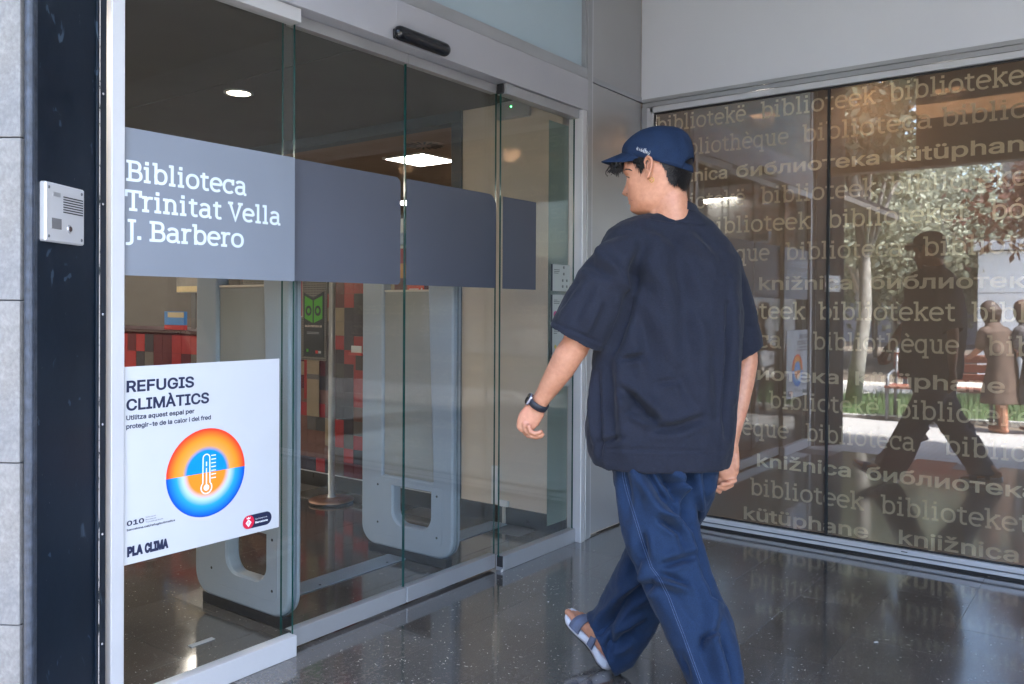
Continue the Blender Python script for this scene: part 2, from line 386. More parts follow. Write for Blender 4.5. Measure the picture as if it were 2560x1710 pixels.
def font_mesh(txt, size, offset=0., sx=1., spacing=1., font=None):
    from mathutils.geometry import tessellate_polygon
    c = bpy.data.curves.new('txt', 'FONT'); c.body = txt; c.size = size; c.space_character = spacing
    c.resolution_u = 5; c.fill_mode = 'NONE'
    if font or INTER: c.font = font or INTER
    o = bpy.data.objects.new('txt', c); col.objects.link(o)
    me = bpy.data.meshes.new_from_object(o.evaluated_get(bpy.context.evaluated_depsgraph_get()))
    P = [v.co.copy() for v in me.vertices]; adj = {}
    for e in me.edges:
        a_, b_2 = e.vertices; adj.setdefault(a_, []).append(b_2); adj.setdefault(b_2, []).append(a_)
    bpy.data.objects.remove(o); bpy.data.curves.remove(c)
    nxt = {}
    loops = []; seen = set()
    for s0 in range(len(P)):
        if s0 in seen or s0 not in adj: continue
        lp = [s0]; seen.add(s0); cur = s0
        while True:
            q = [k for k in sorted(adj[cur]) if k not in seen]
            if not q: break
            k = min(q, key=lambda z: (z != cur + 1, z)); lp.append(k); seen.add(k); cur = k
        if len(lp) > 2: loops.append(np.array([P[i][:2] for i in lp]))
    bpy.data.meshes.remove(me)
    area = lambda L: .5 * float(np.sum(L[:, 0] * np.roll(L[:, 1], -1) - np.roll(L[:, 0], -1) * L[:, 1]))
    if not loops: return np.zeros((0, 3)), []
    sg = math.copysign(1, max((area(L) for L in loops), key=abs))
    if offset:
        out = []
        for L in loops:
            d1 = L - np.roll(L, 1, 0); d2 = np.roll(L, -1, 0) - L
            d1 /= np.linalg.norm(d1, axis=1)[:, None] + 1e-12; d2 /= np.linalg.norm(d2, axis=1)[:, None] + 1e-12
            t = d1 + d2; t /= np.linalg.norm(t, axis=1)[:, None] + 1e-12
            nn = np.stack([t[:, 1], -t[:, 0]], 1) * sg; k = 1 / np.clip(np.abs((nn * np.stack([d1[:, 1], -d1[:, 0]], 1)).sum(1)), .6, 1)
            out.append(L + nn * (offset * k)[:, None])
        loops = out
    from mathutils.geometry import delaunay_2d_cdt
    pts = []; ed = []
    for L in loops:
        keep = [i for i in range(len(L)) if np.linalg.norm(L[i] - L[i - 1]) > 1e-6]; L = L[keep]; n0 = len(pts)
        pts += [Vector(p) for p in L]; ed += [(n0 + i, n0 + (i + 1) % len(L)) for i in range(len(L))]
    r = delaunay_2d_cdt(pts, ed, [], 0, 1e-7)
    W = np.array([v[:] for v in r[0]]); T = [list(f) for f in r[2]]
    C3 = np.array([W[f].mean(0) for f in T]); wn = np.zeros(len(T))
    for L in loops:
        A = L; B = np.roll(L, -1, 0)
        for (ax_, ay_), (bx_, by_) in zip(A, B):
            if ay_ == by_: continue
            up_ = (ay_ <= C3[:, 1]) & (by_ > C3[:, 1]); dn_ = (ay_ > C3[:, 1]) & (by_ <= C3[:, 1])
            cr_ = (bx_ - ax_) * (C3[:, 1] - ay_) - (C3[:, 0] - ax_) * (by_ - ay_)
            wn += (up_ & (cr_ > 0)).astype(int) - (dn_ & (cr_ < 0)).astype(int)
    F = [f if True else f for f, q in zip(T, wn) if q != 0]
    V = np.concatenate([W, np.zeros((len(W), 1))], 1)
    V = np.array(V, float); V[:, 0] *= sx
    return V, F
INTER = None
try:                                              # Blender's own interface typeface, if this build carries it
    INTER = bpy.data.fonts.load(bpy.utils.system_resource('DATAFILES', path='fonts') + '/Inter.woff2')
except Exception:
    INTER = None
# ================================================================== SETTING
def place2d(V, O, R, U, Nn, step=2.5e-5):
    V = np.asarray(V, float)
    O, R, U, Nn = [np.array(a, float) for a in (O, R, U, Nn)]
    lay = V[:, 2:3] if V.shape[1] > 2 else np.zeros((len(V), 1))
    return O + V[:, :1] * R + V[:, 1:2] * U + lay * step * Nn
def slab_text(name, txt, xh, O, R, U, Nn, mat, parent, width=None, wgt=.16):
    V, F, w_ = stroke_text(txt, xh, wgt, width)
    return mk(name, place2d(V, O, R, U, Nn), F, mat, parent)
def sans_text(name, txt, height, O, R, U, Nn, mat, parent, width=None, offset=0., sx=1., bold=0., caph=.72, spacing=1.):
    V, F = font_mesh(txt, height / caph, offset, sx, spacing)
    if width: V[:, 0] = (V[:, 0] - V[:, 0].min()) * width / (V[:, 0].max() - V[:, 0].min())
    return mk(name, place2d(V, O, R, U, Nn), F, mat, parent)

# ---- floors: every stone tile is a piece
ORG_F = Vector((0, 0, 0))
def tile_sheet(base, x0, x1, y0, y1, z, skip=None):
    bxv, bxf = bevbox(-.3429, .3429, -.1562, .1562, -.02, 0, .0006)
    me = bpy.data.meshes.new('tile'); me.from_pydata(bxv, [], [list(f) for f in bxf]); me.materials.append(M['floor'])
    px_, py_ = .6867, .3133
    i0 = math.floor((x0 - 2.063) / px_); i1 = math.ceil((x1 - 2.063) / px_)
    j0 = math.floor((y0 - 2.460) / py_); j1 = math.ceil((y1 - 2.460) / py_)
    rr = random.Random(4)
    for j in range(j0, j1):
        for i in range(i0, i1):
            cx = 2.063 + (i + .5) * px_ + (.5 * px_ if (j % 2) else 0); cy = 2.460 + (j + .5) * py_
            if cx - .2 > x1 or cx + .2 < x0 or (skip and skip(cx, cy)): continue
            o = bpy.data.objects.new('tile', me); col.objects.link(o); o.parent = base
            o.location = (cx, cy, z + rr.uniform(-.0002, .0002)); o.rotation_euler = (rr.uniform(-.0006, .0006), rr.uniform(-.0006, .0006), 0)
floor = structure(box('floor', 1.42, 5.2, -2.2, 2.56, -.05, -.006, M['joint']))
tile_sheet(floor, 1.42, 4.9, -1.2, 2.3, 0)
floor2 = structure(box('floor', 1.42, 4.6, -7, -2.203, -.05, -.002, M['floor']))
lobby_floor = structure(box('lobby_floor', 1.0, 4.05, 2.5605, 5.6, -.05, -.006, M['joint']))
tile_sheet(lobby_floor, 1.1, 3.9, 2.5, 5.3, 0)
structure(box('lobby_floor', -3, 4.0, 5.75, 10, -.05, -.001, M['floor']))
structure(box('lobby_floor', 4.0505, 9.5, 2.7, 9, -.05, -.001, M['floor']))
# ---- soffit over the recessed entrance; the overhang past the lintel is added to block sun
so_m = plain('soffit_render', (.66, .65, .64), .85, 0, .05, 2)
structure(box('soffit_and_sun_shade', .45, 5.2, -4.2, 2.75, 3.6, 3.85, so_m))
structure(box('soffit_and_sun_shade', -.4, 1.0, 2.7505, 4.6, 3.6, 3.85, so_m))
lt_m = plain('lintel_render', (.20, .18, .17), .8, 0, .05, 2)
lin = thing('entrance_lintel', 'deep lintel wall over the open side of the entrance porch, with one clerestory opening', 'lintel', (1.36, 0, 2.5))
box('lower_beam', 1.30, 1.44, -4.2, 2.30, 2.50, 2.575, lt_m, lin, .003)
box('upper_wall', 1.30, 1.44, -4.2, 1.54, 2.5755, 3.598, lt_m, lin)
box('upper_wall', 1.30, 1.44, 1.5405, 2.30, 3.33, 3.598, lt_m, lin)
structure(box('wall', 1.30, 4.86, -4.4, -4.2, 0, 3.6, M['wallpaint']))

# ---- black steel corner pillar with stone face (rotated block)
JA = math.atan2(.5507, .8347)
pil = thing('corner_pillar', 'black painted steel corner pillar with chipped edge, clad in grey stone tiles on its left face', 'pillar', (.985, 2.275, 0), rz=JA, local=True)
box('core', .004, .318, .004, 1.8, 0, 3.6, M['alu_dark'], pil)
box('steel_face', .0, .345, -.006, .003, .0, 3.6, M['black_steel'], pil)
MB().tube([(-.012, -.004, 0), (-.012, -.004, 3.6)], .012, 12).box(-.016, .012, -.010, -.0062, 0, 3.6, 0, .001).build('corner_flange', plain('weathered_navy_paint', (.035, .045, .065), .5, 0, .4, 40, .3, 120), pil)
MB().box(.286, .300, -.011, -.0062, 0, 3.6, 0, .0015).build('edge_strip', M['black_steel'], pil)
MB().box(.3005, .3055, -.0105, -.0062, 0, 3.6, 0, .001).build('chipped_edge', M['chipped'], pil)
b_ = MB()
for k in range(11): b_.lathe([(.0005, .0022), (.003, .002), (.0042, 0)], (0, 0, 0), 10)
sv = []; sf = []
for k in range(11):
    z = .28 + .325 * k
    for r_, d_ in ((.0042, 0), (.003, .0018), (.0014, .0006)):
        for q in range(10): sv.append((.327 + r_ * math.cos(q * .628), -.0062 - d_, z + r_ * math.sin(q * .628)))
    n0 = k * 30
    for a_ in (0, 10):
        for q in range(10): sf.append((n0 + a_ + q, n0 + a_ + (q + 1) % 10, n0 + a_ + 10 + (q + 1) % 10, n0 + a_ + 10 + q))
    sf.append([n0 + 20 + q for q in range(10)])
for k in range(11):
    mk('screw', sv[k * 30:k * 30 + 30], [[i - k * 30 for i in f] for f in sf[k * 21:k * 21 + 21]], M['steel'], pil)
vS, fS = bevbox(-.020, .0, .0155, .6, -.2055, .2055, .0012)
mS = bpy.data.meshes.new('stone_tile'); mS.from_pydata(vS, [], [list(f) for f in fS]); mS.materials.append(M['stone'])
for r in range(9):
    for c in range(3):
        o = bpy.data.objects.new('stone_tile', mS); col.objects.link(o); o.parent = pil
        o.location = (-.0008 * ((r + c) % 3), .6 * c - .012 * 0 + (.0025 * c), .258 + .414 * r)
# intercom on the black face
ic = thing('door_intercom', 'square silver door intercom with speaker slots on the black pillar', 'intercom', (.985 - .036 * .8347 - .016 * .5507, 2.275 - .036 * .5507 + .016 * .8347, -.004), rz=JA, local=True)
MB().box(.063, .241, -.038, -.0065, 1.452, 1.608, 0, .004).build('housing', M['alu_light'], ic)
s_ = MB()
for k in range(7): s_.box(.140, .232, -.0386, -.0378, 1.5335 + .0068 * k, 1.5365 + .0068 * k)
s_.build('speaker_slots', M['rubber'], ic)
MB().box(.088, .131, -.0392, -.0378, 1.487, 1.515, 0, .0004).build('name_window', plain('smoked_window', (.16, .16, .17), .25), ic)
MB().box(.094, .127, -.0387, -.0378, 1.573, 1.584, 0, .0003).build('maker_plate', M['alu'], ic)
def disc(nm, mat, par, x, z, r, d0, d1, n=18):
    V = [(x, d1, z)]; F = []
    for k in range(n):
        a = 2 * math.pi * k / n; V += [(x + r * math.cos(a), d0, z + r * math.sin(a)), (x + r * .8 * math.cos(a), d1, z + r * .8 * math.sin(a))]
    for k in range(n):
        a, b = 1 + 2 * k, 1 + 2 * ((k + 1) % n); F += [(a, b, b + 1, a + 1), (0, a + 1, b + 1)]
    return mk(nm, V, F, mat, par, False)
disc('button_ring', M['alu'], ic, .168, 1.492, .012, -.038, -.041)
disc('call_button', plain('brown_button', (.05, .03, .028), .3), ic, .168, 1.492, .0075, -.041, -.043)
for x, z in ((.076, 1.594), (.226, 1.594), (.076, 1.466), (.226, 1.466)): disc('screw', M['alu_dark'], ic, x, z, .0045, -.038, -.0395, 10)

# ---- glazed entrance (wall A, plane y = 2.465)
ent = thing('entrance_frame', 'grey aluminium portal frame around the glass entrance, header above and panels beside', 'door frame', (1.3, 2.5, 0))
box('left_jamb', 1.2905, 1.3315, 2.455, 2.53, 0, 3.6, M['alu_light'], ent, .002)
box('right_jamb', 3.888, 3.930, 2.430, 2.52, .0, 2.362, M['alu_light'], ent, .002)
box('right_reveal', 3.931, 3.952, 2.452, 2.52, 0, 2.60, M['alu'], ent, .001)
box('corner_post', 3.953, 4.001, 2.440, 2.52, 0, 3.6, M['alu'], ent, .002)
box('corner_post', 4.002, 4.030, 2.452, 2.52, 0, 3.6, M['alu_light'], ent, .002)
box('header', 1.340, 3.9515, 2.436, 2.62, 2.366, 2.539, M['header'], ent, .0015)
box('header_trim', 1.340, 3.9515, 2.441, 2.62, 2.5405, 2.600, M['alu'], ent, .0015)
box('transom_glass', 1.340, 3.935, 2.470, 2.482, 2.602, 3.6, M['transom'], ent)
box('transom_edge', 3.9362, 3.9515, 2.446, 2.50, 2.602, 3.6, M['alu'], ent, .001)
MB().box(2.46, 2.70, 2.4345, 2.4358, 2.395, 2.52, 0, .0005).build('service_plate', M['header'], ent)
# metal panels between door and window wall
box('side_panel', 4.032, 4.606, 2.462, 2.475, .012, 2.543, M['panel'], ent, .001)
box('panel_rail', 4.032, 4.606, 2.455, 2.475, 2.545, 2.577, M['alu'], ent, .001)
box('upper_panel', 4.032, 4.606, 2.462, 2.475, 2.579, 3.6, M['panel'], ent, .001)
structure(box('wall', 4.032, 4.75, 2.4755, 2.60, 0, 3.6, M['beige']))

def pane(name, x0, x1, y, z0, z1, parent, th=.010):
    """sheet of glass with green polished edges"""
    a = y; b = y + th
    V = [(x0, a, z0), (x1, a, z0), (x1, a, z1), (x0, a, z1), (x0, b, z0), (x1, b, z0), (x1, b, z1), (x0, b, z1)]
    F = [(0, 1, 2, 3), (5, 4, 7, 6), (4, 0, 3, 7), (1, 5, 6, 2), (3, 2, 6, 7), (4, 5, 1, 0)]
    return mk(name, V, F, None, parent, False, [M['glass'], M['glass_edge']], [0, 0, 1, 1, 1, 1])
def rounded_rect(x0, x1, z0, z1, y, r=(0, 0, 0, 0), n=8):
    """corner radii bl, br, tr, tl -> outline in the plane y"""
    P = []
    for (cx, cz, sx, sz, a0), rr_ in zip(((x0, z0, 1, 1, 180), (x1, z0, -1, 1, 270), (x1, z1, -1, -1, 0), (x0, z1, 1, -1, 90)), r):
        if rr_ <= 0: P.append((cx, y, cz)); continue
        for k in range(n + 1):
            a = RAD(a0 + 90 * k / n); P.append((cx + sx * rr_ + rr_ * math.cos(a), y, cz + sz * rr_ + rr_ * math.sin(a)))
    return P
def sheet(name, P, mat, parent, d):
    """thin solid sheet from an outline, thickness d along +y"""
    n = len(P); V = list(P) + [(x, y + d, z) for x, y, z in P]
    F = [list(range(n)), list(range(n, 2 * n))[::-1]] + [(i, i + n, (i + 1) % n + n, (i + 1) % n) for i in range(n)]
    return mk(name, V, F, mat, parent)
BZ0, BZ1 = 1.374, 1.826
# fixed left light
fl = thing('fixed_door_panel', 'fixed glass panel left of the doors, with library name on its film and climate poster below', 'glass panel', (1.66, 2.48, 0))
pane('pane', 1.338, 1.987, 2.480, .072, 2.33, fl)
box('base_rail', 1.338, 1.990, 2.463, 2.508, .0, .0765, M['alu_light'], fl, .0015)
box('top_rail', 1.338, 1.990, 2.450, 2.508, 2.314, 2.3645, M['alu_light'], fl, .0015)
sheet('film_band', rounded_rect(1.338, 1.986, BZ0, BZ1, 2.4785), M['band'], fl, .0012)
Rr, Uu, Nn = (1, 0, 0), (0, 0, 1), (0, -1, 0)
for txt, z, wd, x in (('Biblioteca', 1.6625, .434, 1.3455), ('Trinitat Vella', 1.572, .580, 1.344), ('J. Barbero', 1.482, .422, 1.3455)):
    slab_text('lettering', txt, .0498, (x, 2.4778, z), Rr, Uu, Nn, M['lettering'], fl, wd, .215)
# fixed right light
fr = thing('fixed_door_panel', 'fixed glass panel right of the doors with a frosted strip and small notices', 'glass panel', (3.55, 2.48, 0))
pane('pane', 3.226, 3.886, 2.480, .070, 2.33, fr)
box('base_rail', 3.236, 3.886, 2.463, 2.508, .0, .0735, M['alu'], fr, .0015)
box('top_rail', 3.232, 3.886, 2.452, 2.508, 2.315, 2.3645, M['alu'], fr, .0015)
sheet('film_band', rounded_rect(3.240, 3.520, BZ0, BZ1 - .004, 2.4785), M['band_shaded'], fr, .0012)
sheet('frosted_strip', rounded_rect(3.652, 3.842, .13, 2.27, 2.4915), frosted('green_frosted_strip', (.30, .37, .34), .5), fr, .001)
# sliding leaves
for k, (x0, x1, rc) in enumerate(((1.968, 2.607, (0, .02, .03, 0)), (2.612, 3.243, (0, 0, .06, 0)))):
    lf = thing('sliding_door', ('left', 'right')[k] + ' sliding glass door leaf with grey film band, ' + ('nearest the poster' if k == 0 else 'beside the notices'), 'sliding door', ((x0 + x1) / 2, 2.53, 0), 'sliding glass door leaves')
    pane('pane', x0, x1, 2.522, .070, 2.34, lf)
    box('base_rail', 2.003 if k == 0 else 2.6165, 2.612 if k == 0 else 3.232, 2.506 + .004 * 0 + .0035, 2.548, .012, .0785, M['alu'], lf, .0015)
    box('top_rail', 1.995 if k == 0 else 2.6125, 2.609 if k == 0 else 3.225, 2.510, 2.545, 2.322, 2.3645, M['alu'], lf, .001)
    sheet('film_band', rounded_rect(x0 + .002, 2.578 if k == 0 else 3.24, BZ0 + .003, BZ1 + .006, 2.5205, rc), M['band_shaded'], lf, .0012)
    if k == 0: box('door_end', 1.9905, 2.0025, 2.512, 2.545, .012, .0785, M['rubber'], lf)
    else:
        box('edge_seal', 3.2335, 3.2355, 2.464, 2.50, .02, .074, M['rubber'], lf)
        box('seal_cap', 3.222, 3.231, 2.47, 2.505, 2.318, 2.364, M['rubber'], lf)
        MB().box(3.219, 3.2345, 2.4625, 2.4645, 0.0, .0125, 0).build('rail_end', M['white'], lf)
# motion sensor
sn = thing('motion_sensor', 'black capsule shaped motion sensor mounted on the door header', 'sensor', (2.59, 2.40, 2.40))
bm = bmesh.new()
nS = 28; rings = []
x0, x1 = 2.425, 2.755
for i in range(nS + 1):
    t = i / nS; x = x0 + (x1 - x0) * t
    e = min(1, math.sqrt(max(1 - max(0, (abs(t - .5) - .40) / .10) ** 2, 0.02)))
    rings.append([bm.verts.new((x, 2.408 + .026 * e * math.sin(a) * (1.1 if math.sin(a) < 0 else .9), 2.392 + .030 * e * math.cos(a))) for a in [2 * math.pi * k / 24 for k in range(24)]])
for i in range(nS):
    for k in range(24): bm.faces.new((rings[i][k], rings[i][(k + 1) % 24], rings[i + 1][(k + 1) % 24], rings[i + 1][k]))
bm.faces.new(rings[0][::-1]); bm.faces.new(rings[-1]); me = bpy.data.meshes.new('body'); bm.normal_update(); bm.to_mesh(me); bm.free()
V = [v.co[:] for v in me.vertices]; F = [p.vertices[:] for p in me.polygons]
mk('body', V, F, M['black_plastic'], sn, True)
box('mount', 2.44, 2.74, 2.424, 2.4355, 2.372, 2.412, M['black_plastic'], sn, .003)

# ---- climate poster
po = thing('poster', 'white climate shelter poster with orange and blue circle, stuck on the left glass panel', 'poster', (1.62, 2.455, .79))
PX0, PX1, PZ0, PZ1 = 1.3385, 1.918, .487, 1.094
navy = plain('navy_print', (.012, .018, .055), .5, 0, .02)
sheet('paper', rounded_rect(PX0, PX1, PZ0, PZ1, 2.4765), plain('white_poster_paper', (.53, .55, .585), .45, 0, .01), po, .002)
Y1 = 2.4758
def ptxt(txt, h, x, z, w, off=0., c=None):
    return sans_text('lettering', txt, h, (x, Y1, z), Rr, Uu, Nn, c or navy, po, w, off)
ptxt('REFUGIS', .0465, 1.3485, 1.017, .229, .0016)
ptxt('CLIMÀTICS', .0465, 1.348, .9605, .285, .0016)
ptxt('Utilitza aquest espai per', .0190, 1.348, .931, .231, .0006)
ptxt('protegir-te de la calor i del fred', .0190, 1.348, .9045, .292, .0006)
ptxt('010', .0200, 1.3504, .6065, .056, .0008)
ptxt('Informació', .0055, 1.4114, .6195, .034); ptxt('Barcelona', .0055, 1.4114, .612, .034); ptxt('Trucada gratuïta', .0055, 1.4114, .6045, .058)
ptxt('barcelona.cat/refugisclimatics', .0085, 1.3510, .5905, .160, .0003)
ptxt('PLA', .0360, 1.3515, .513, .0515, .0033); ptxt('CLIMA', .0360, 1.4082, .512, .080, .0033)
# disc with radial print
m, t, b, o_ = nodes('hot_and_cold_disc_print')
tc = N(t, 'ShaderNodeTexCoord'); mp = N(t, 'ShaderNodeMapping'); DC = (1.626, .7285); DR = .1465
off = ORG[po.name]; mp.inputs['Location'].default_value = (-(DC[0] - off.x), 0, -(DC[1] - off.z)); mp.inputs['Scale'].default_value = (1, 0, 1)
t.links.new(tc.outputs['Object'], mp.inputs[0])
ln = N(t, 'ShaderNodeVectorMath', operation='LENGTH'); t.links.new(mp.outputs[0], ln.inputs[0])
dv = N(t, 'ShaderNodeMath', operation='DIVIDE'); dv.inputs[1].default_value = DR; t.links.new(ln.outputs['Value'], dv.inputs[0])
hot = ramp(t, dv.outputs[0], [(.0, (.0, .27, .74)), (.50, (.0, .27, .74)), (.60, (.80, .36, .08)), (.78, (.90, .30, .02)), (.99, (.85, .03, .02))])
cold = ramp(t, dv.outputs[0], [(.0, (.95, .28, .02)), (.46, (.95, .28, .02)), (.60, (.50, .66, .82)), (.75, (.02, .36, .80)), (.99, (.0, .07, .50))])
sx_ = N(t, 'ShaderNodeSeparateXYZ'); t.links.new(mp.outputs[0], sx_.inputs[0])
gt = N(t, 'ShaderNodeMath', operation='GREATER_THAN'); gt.inputs[1].default_value = 0; t.links.new(sx_.outputs[2], gt.inputs[0])
t.links.new(mixc(t, gt.outputs[0], cold, hot), b.inputs['Base Color']); b.inputs['Roughness'].default_value = .45
V = [(DC[0] + DR * math.cos(a), Y1 + .0002, DC[1] + DR * math.sin(a)) for a in np.linspace(0, 2 * math.pi, 65)[:-1]]
mk('printed_disc', V, [list(range(64))], m, po)
def stroke2d(pl, wdt, closed=False):
    V = []; F = []; P = np.array(pl, float); n = len(P)
    for i in range(n):
        a = P[i - 1] if (i > 0 or closed) else P[0]; c = P[(i + 1) % n] if (i < n - 1 or closed) else P[-1]
        tt = c - a; tt /= np.linalg.norm(tt) + 1e-12; nn = np.array([-tt[1], tt[0]]) * wdt / 2
        V += [tuple(P[i] + nn) + (0,), tuple(P[i] - nn) + (0,)]
    for i in range(n - (0 if closed else 1)):
        q = 2 * i; r = 2 * ((i + 1) % n); F.append((q, q + 1, r + 1, r))
    return V, F
wp = plain('white_print', (.82, .84, .87), .45, 0, .0)
tb = MB(); cx, cz = 1.6237, .732; zb = cz - .053; zt = cz + .045; hw = .0125; rb = .020
a_ = math.degrees(math.acos(hw / rb))
outl = [(cx - hw, zt)] + [(cx + hw * math.cos(RAD(180 - q)), zt + hw * math.sin(RAD(180 - q))) for q in range(0, 181, 15)] + [(cx + rb * math.cos(RAD(q)), zb + rb * math.sin(RAD(q))) for q in np.linspace(90 - 42, -180 - (90 - 42) + 90 * 0, 20)]
V, F = stroke2d(outl, .0042, True); tb.add([(x, Y1 - .0002, z) for x, z, _ in V], F)
c8 = [(cx + .0105 * math.cos(q), zb + .0105 * math.sin(q)) for q in np.linspace(0, 6.283, 17)[:-1]]
tb.add([(x, Y1 - .0003, z) for x, z in c8], [list(range(16))])
for a0, a1 in ((zb + .005, cz + .012), (cz + .018, cz + .033)): tb.add([(cx - .0022, Y1 - .00035, a0), (cx + .0022, Y1 - .00035, a0), (cx + .0022, Y1 - .00035, a1), (cx - .0022, Y1 - .00035, a1)], [(0, 1, 2, 3)])
for k in range(7): tb.add([(cx + .018, Y1 - .0002, cz - .026 + .0125 * k), (cx + .036, Y1 - .0002, cz - .026 + .0125 * k), (cx + .036, Y1 - .0002, cz - .0225 + .0125 * k), (cx + .018, Y1 - .0002, cz - .0225 + .0125 * k)], [(0, 1, 2, 3)])
tb.build('thermometer_print', wp, po)
bx0, bx1, bz = 1.7655, 1.886, .530; br = .0235
V = [(bx1 - br + br * math.cos(a), Y1 + .0002, bz + br * math.sin(a)) for a in np.linspace(-1.571, 1.571, 14)] + [(bx0 + br + br * math.cos(a), Y1 + .0002, bz + br * math.sin(a)) for a in np.linspace(1.571, 4.712, 14)]
mk('badge_print', V, [list(range(28))], navy, po)
V = [(bx0 + br + br * math.cos(a), Y1, bz + br * math.sin(a)) for a in np.linspace(0, 6.283, 29)[:-1]]
mk('badge_print', V, [list(range(28))], plain('red_print', (.68, .012, .05), .45, 0, .0), po)
cr = MB(); q = bx0 + br
cr.add([(q, Y1 - .0002, bz - .017), (q + .012, Y1 - .0002, bz - .002), (q, Y1 - .0002, bz + .010), (q - .012, Y1 - .0002, bz - .002)], [(0, 1, 2, 3)])
cr.add([(q - .007, Y1 - .0002, bz + .011), (q + .007, Y1 - .0002, bz + .011), (q + .009, Y1 - .0002, bz + .018), (q + .004, Y1 - .0002, bz + .0145), (q, Y1 - .0002, bz + .019), (q - .004, Y1 - .0002, bz + .0145), (q - .009, Y1 - .0002, bz + .018)], [(0, 1, 2, 3, 4, 5, 6)])
cr.build('crest_print', wp, po)
cr = MB(); 
for k in (-1, 0, 1): cr.add([(q + k * .005 - .001, Y1 - .0004, bz - .008 + abs(k) * .004), (q + k * .005 + .001, Y1 - .0004, bz - .008 + abs(k) * .004), (q + k * .005 + .001, Y1 - .0004, bz + .004 - abs(k) * .004), (q + k * .005 - .001, Y1 - .0004, bz + .004 - abs(k) * .004)], [(0, 1, 2, 3)])
cr.build('crest_print', plain('crest_red', (.68, .012, .05), .45, 0, 0), po)
ptxt('Ajuntament de', .0060, 1.8165, .5335, .050, 0, wp).location.y = -.0006
ptxt('Barcelona', .0085, 1.8165, .5205, .052, .0004, wp).location.y = -.0006

# small notices on the right panel
for k, (z0, z1) in enumerate(((1.372, 1.513), (1.208, 1.352), (1.036, 1.193), (.86, 1.025))):
    nz = thing('notice', ('top notice sheet with small pictograms, first of the column', 'second notice sheet with a pink dot, in the column right of the doors', 'third notice sheet with a yellow dot, partly behind the sleeve', 'lowest notice sheet of the column, behind the forearm')[k], 'notice', (3.74, 2.4802, (z0 + z1) / 2), 'notices on the right glass panel')
    box('sheet', 3.655, 3.84, 2.4777, 2.4787, z0, z1, plain('notice_paper', (.42, .46, .45), .6, 0, .02), nz)
    box('side_stripe', 3.655, 3.672, 2.4767, 2.4774, z0, z1, plain('notice_navy', (.03, .04, .05), .6, 0, .02), nz)
    rn = random.Random(k); ln_ = MB()
    for q in range(3): ln_.box(3.685, 3.685 + rn.uniform(.03, .06), 2.4768, 2.4774, z1 - .03 - .009 * q, z1 - .0265 - .009 * q)
    if k == 0:
        for q, (x, z) in enumerate(((3.78, .12), (3.78, .085), (3.77, .05), (3.81, .05), (3.77, .018), (3.81, .018))): 
            ln_.box(x - .006, x + .006, 2.4768, 2.4774, z0 + z, z0 + z + .014); ln_.box(x - .009, x + .004, 2.4769, 2.4773, z0 + z + .005, z0 + z + .009)
    tag(ln_.build('print', plain('grey_print', (.12, .13, .13), .6), nz), kind='stuff')
    if k in (1, 2):
        c_ = (3.70, z0 + .04); V = [(c_[0] + .018 * math.cos(a) * (1, .6)[k - 1], 2.4764, c_[1] + .018 * math.sin(a) * (1, .6)[k - 1]) for a in np.linspace(0, 6.283, 21)[:-1]]
        mk('dot', V, [list(range(20))], plain('dot_print', ((.45, .08, .2), (.5, .42, .1))[k - 1], .6), nz)

# ================================================================== WINDOW WALL B (x = 4.61)
XB = 4.61
structure(box('wall', XB, 4.85, -7, 2.461, 2.562, 3.6, M['wallpaint']))
wb = thing('library_window', 'large window with brown film printed with the word library in many languages', 'window', (XB, 1, 0))
box('head_frame', XB - .006, 4.70, -5, 2.455, 2.540, 2.561, M['alu'], wb, .001)
box('head_frame', XB + .004, 4.70, -5, 2.455, 2.512, 2.539, M['alu'], wb, .001)
box('head_frame', XB - .004, 4.66, -5, 2.40, 2.474, 2.508, M['alu_light'], wb, .002)
box('side_frame', XB + .002, 4.70, 2.422, 2.4605, .0, 2.511, M['alu'], wb, .001)
box('side_frame', XB - .004, 4.66, 2.378, 2.420, .062, 2.508, M['alu_light'], wb, .002)
box('sill_frame', XB - .006, 4.70, -5, 2.42, .038, .0635, M['alu_light'], wb, .0015)
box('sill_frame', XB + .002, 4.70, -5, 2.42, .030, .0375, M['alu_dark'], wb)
box('sill_frame', XB - .004, 4.70, -5, 2.42, .012, .0295, M['alu_light'], wb, .0015)
box('sill_shadow_gap', XB + .004, 4.70, -5, 2.42, .0, .0115, M['rubber'], wb)
box('weep_slot', XB - .0068, XB - .0055, .93, .96, .050, .054, M['rubber'], wb)
box('gasket', XB + .012, XB + .030, -5, 2.378, 2.4665, 2.4735, M['rubber'], wb)
box('gasket', XB + .012, XB + .030, -5, 2.378, .064, .070, M['rubber'], wb)
box('gasket', XB + .012, XB + .030, 2.3715, 2.3775, .07, 2.466, M['rubber'], wb)
box('pane_joint', XB + .021, XB + .040, 1.337, 1.350, .071, 2.466, M['rubber'], wb)
def bpane(y0, y1):
    V = [(4.632, y0, .066), (4.632, y1, .066), (4.632, y1, 2.472), (4.632, y0, 2.472), (4.638, y0, .066), (4.638, y1, .066), (4.638, y1, 2.472), (4.638, y0, 2.472)]
    F = [(3, 2, 1, 0), (4, 5, 6, 7), (0, 4, 7, 3), (1, 2, 6, 5), (3, 7, 6, 2), (0, 1, 5, 4)]
    mk('pane', V, F, None, wb, False, [M['glass_b'], M['glass_edge']], [0, 0, 1, 1, 1, 1])
bpane(1.3505, 2.375); bpane(-.70, 1.3365); bpane(-2.75, -.715); bpane(-5, -2.765)
